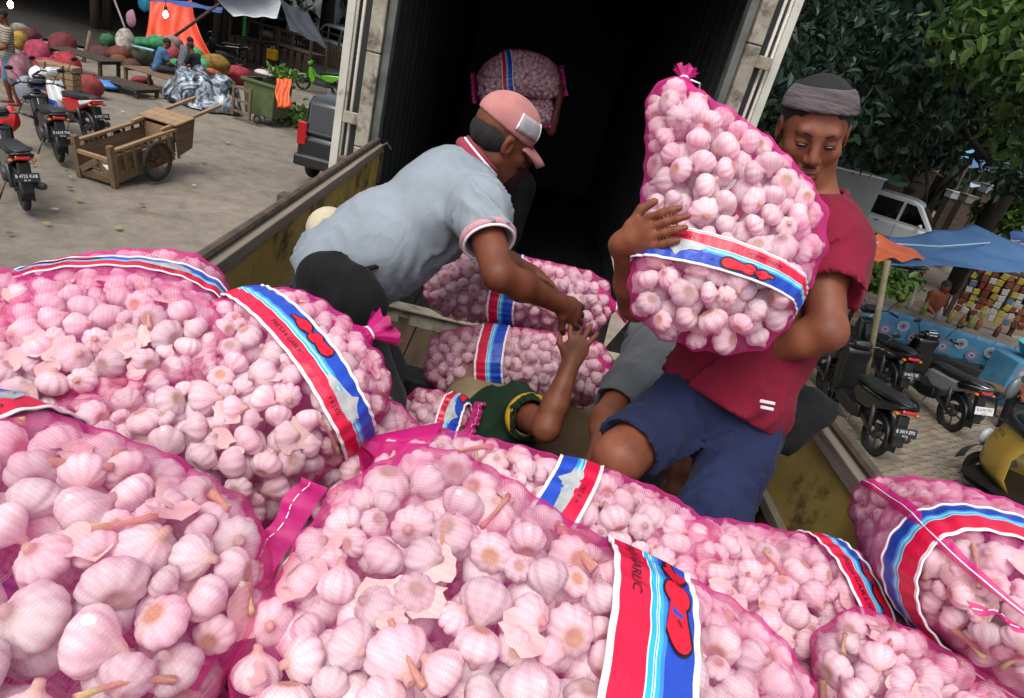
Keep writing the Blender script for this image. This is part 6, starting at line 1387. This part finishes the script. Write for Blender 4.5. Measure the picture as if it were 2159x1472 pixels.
# ---------------------------------------------------------------- trees
BARK = mat('bark', '1f1a15', .9, col2='12100d', scale=5, stretch=(1, 1, .3), bump=.8)
def tree(label, base, pts, rad, clumps, leaves, size, m, seed, asp=.5, name='leafy_tree', limbs=True):
    o = thing(name, base, label, 'tree'); b = np.asarray(base); rs = np.random.RandomState(seed); t = MB(); P = np.array(pts)-b
    t.tube(P, rad, 10)
    cl = np.array([c[:3] for c in clumps])-b; cr = np.array([c[3] for c in clumps])
    if limbs:
        for c, r in list(zip(cl, cr))[::3]:
            s = P[-1] if len(P) < 3 else P[min(len(P)-1, 1+rs.randint(len(P)-1))]; mid = (s+c)/2+rs.randn(3)*.25; t.tube([s, mid, c], [rad[-1]*.6, rad[-1]*.35, .02], 6)
    t.build('trunk', BARK, o, True); N = leaves; k = rs.choice(len(cl), N, p=cr**2/(cr**2).sum())
    g = rs.randn(N, 3); g = g/np.linalg.norm(g, axis=1)[:, None]*(rs.rand(N)**.45)[:, None]
    v, f = leaf_cloud(cl[k]+g*cr[k][:, None]*[1, 1, .75], size, seed, .25, asp, .7); MB().add(v, f).build('crown', m, o); return o
def region_clumps(poly, dmin, dmax, n, r0, r1, seed):
    rs = np.random.RandomState(seed); poly = np.array(poly, float); out = []; x0, y0 = poly.min(0); x1, y1 = poly.max(0)
    while len(out) < n:
        x, y = x0+(x1-x0)*rs.rand(), y0+(y1-y0)*rs.rand(); ins = False; j = len(poly)-1
        for i in range(len(poly)):
            if (poly[i][1] > y) != (poly[j][1] > y) and x < (poly[j][0]-poly[i][0])*(y-poly[i][1])/(poly[j][1]-poly[i][1])+poly[i][0]: ins = not ins
            j = i
        if ins: d = dmin+(dmax-dmin)*rs.rand(); P = D(x, y, d); out.append((P[0], P[1], max(P[2], 1.0), r0+(r1-r0)*rs.rand()))
    return out
P = lambda x, y, d: D(x, y, d)
c1 = region_clumps([(1600, -300), (2250, -300), (2250, 120), (2080, 250), (1960, 300), (1800, 290), (1600, 250)], 10, 18, 130, .55, 1.3, 1)
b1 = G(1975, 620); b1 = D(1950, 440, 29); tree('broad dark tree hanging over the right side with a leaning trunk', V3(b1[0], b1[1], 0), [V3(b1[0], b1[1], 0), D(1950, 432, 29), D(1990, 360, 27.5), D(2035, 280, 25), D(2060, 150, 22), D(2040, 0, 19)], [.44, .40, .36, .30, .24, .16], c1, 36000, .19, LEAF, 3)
c2 = region_clumps([(2060, -200), (2300, -200), (2300, 330), (2150, 330), (2080, 230), (2040, 100)], 5.8, 8.5, 26, .35, .6, 2)
b2 = D(2620, 420, 9); tree('nearer tree with bright green leaves at the top right edge', V3(b2[0], b2[1], 0), [V3(b2[0], b2[1], 0), D(2480, 200, 8.5), D(2280, 0, 7.5)], [.16, .13, .08], c2, 3600, .15, LEAFB, 4)
c3 = region_clumps([(1990, 200), (2250, 150), (2250, 420), (2120, 400), (2060, 330)], 13, 17, 22, .5, .9, 5)
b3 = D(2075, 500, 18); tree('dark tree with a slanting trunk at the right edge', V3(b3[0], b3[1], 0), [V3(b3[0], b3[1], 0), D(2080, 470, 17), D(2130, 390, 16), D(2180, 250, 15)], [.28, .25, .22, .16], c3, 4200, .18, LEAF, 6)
c4 = region_clumps([(1580, -300), (2000, -300), (1990, 330), (1850, 330), (1740, 310), (1590, 300)], 17, 24, 90, 1.0, 1.9, 7)
b4 = V3(10.5, 24, 0); tree('dense dark tree filling the gap behind the man in maroon', b4, [b4, b4+V3(0, 0, 3), b4+V3(.3, .2, 6)], [.3, .26, .18], c4, 17000, .30, LEAF, 8)
c5 = [(-11+rs.randn()*2.2, 33+rs.randn()*1.5, 4.2+rs.rand()*4, 1.2) for i in range(26)]; b5 = G(682, 112)
tree('thick grey trunk left of the box truck door', b5, [b5, b5+V3(0, 0, 3), b5+V3(.2, 0, 6)], [.42, .36, .3], [(b5[0]+rs.randn()*2, b5[1]+rs.randn()*1.5, 4.4+rs.rand()*4, 1.2) for i in range(24)], 5000, .26, LEAF, 9)
leafheap('green shrub beyond the tarpaulin at the far right', 2110, 455, 70, 60, 500, .28, 'shrub', d=17, m=LEAFB, cat='plant')
# far wood closing the view
rs = np.random.RandomState(33); N = 26000; a = rs.rand(N)*pi*1.25-.12*pi; R_ = 48+rs.rand(N)*7; c = np.column_stack([R_*np.cos(a), R_*np.sin(a), rs.rand(N)**.8*13])
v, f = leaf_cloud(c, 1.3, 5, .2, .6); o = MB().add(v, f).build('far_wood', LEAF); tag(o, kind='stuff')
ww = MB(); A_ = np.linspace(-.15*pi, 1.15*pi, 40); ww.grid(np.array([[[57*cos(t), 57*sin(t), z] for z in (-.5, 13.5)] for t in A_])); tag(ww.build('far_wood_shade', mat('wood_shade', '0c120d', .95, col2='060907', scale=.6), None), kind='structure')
# pale building glimpsed beyond the trunk, left of the box truck
q = D(676, 30, 44); o = thing('pale_building', (q[0], q[1], 0), 'pale building glimpsed between trunks left of the truck door', 'building', -.2)
MB().box((0, 0, 2.6), (3.0, 3, 5.2)).build('wall', mat('pale_wall', 'a3a8ae', .8, col2='8d9298', scale=2), o)
for i in range(3): MB().box((-1.0+i, -1.51, 3.2), (.5, .04, .9)).build('window', GLASSD, o)
q = D(722, 78, 36); car('pale car far off behind the truck door', (q[0], q[1], 0), 2.6, mat('pale_car_paint', 'a0a6ab', .3, coat=.4))
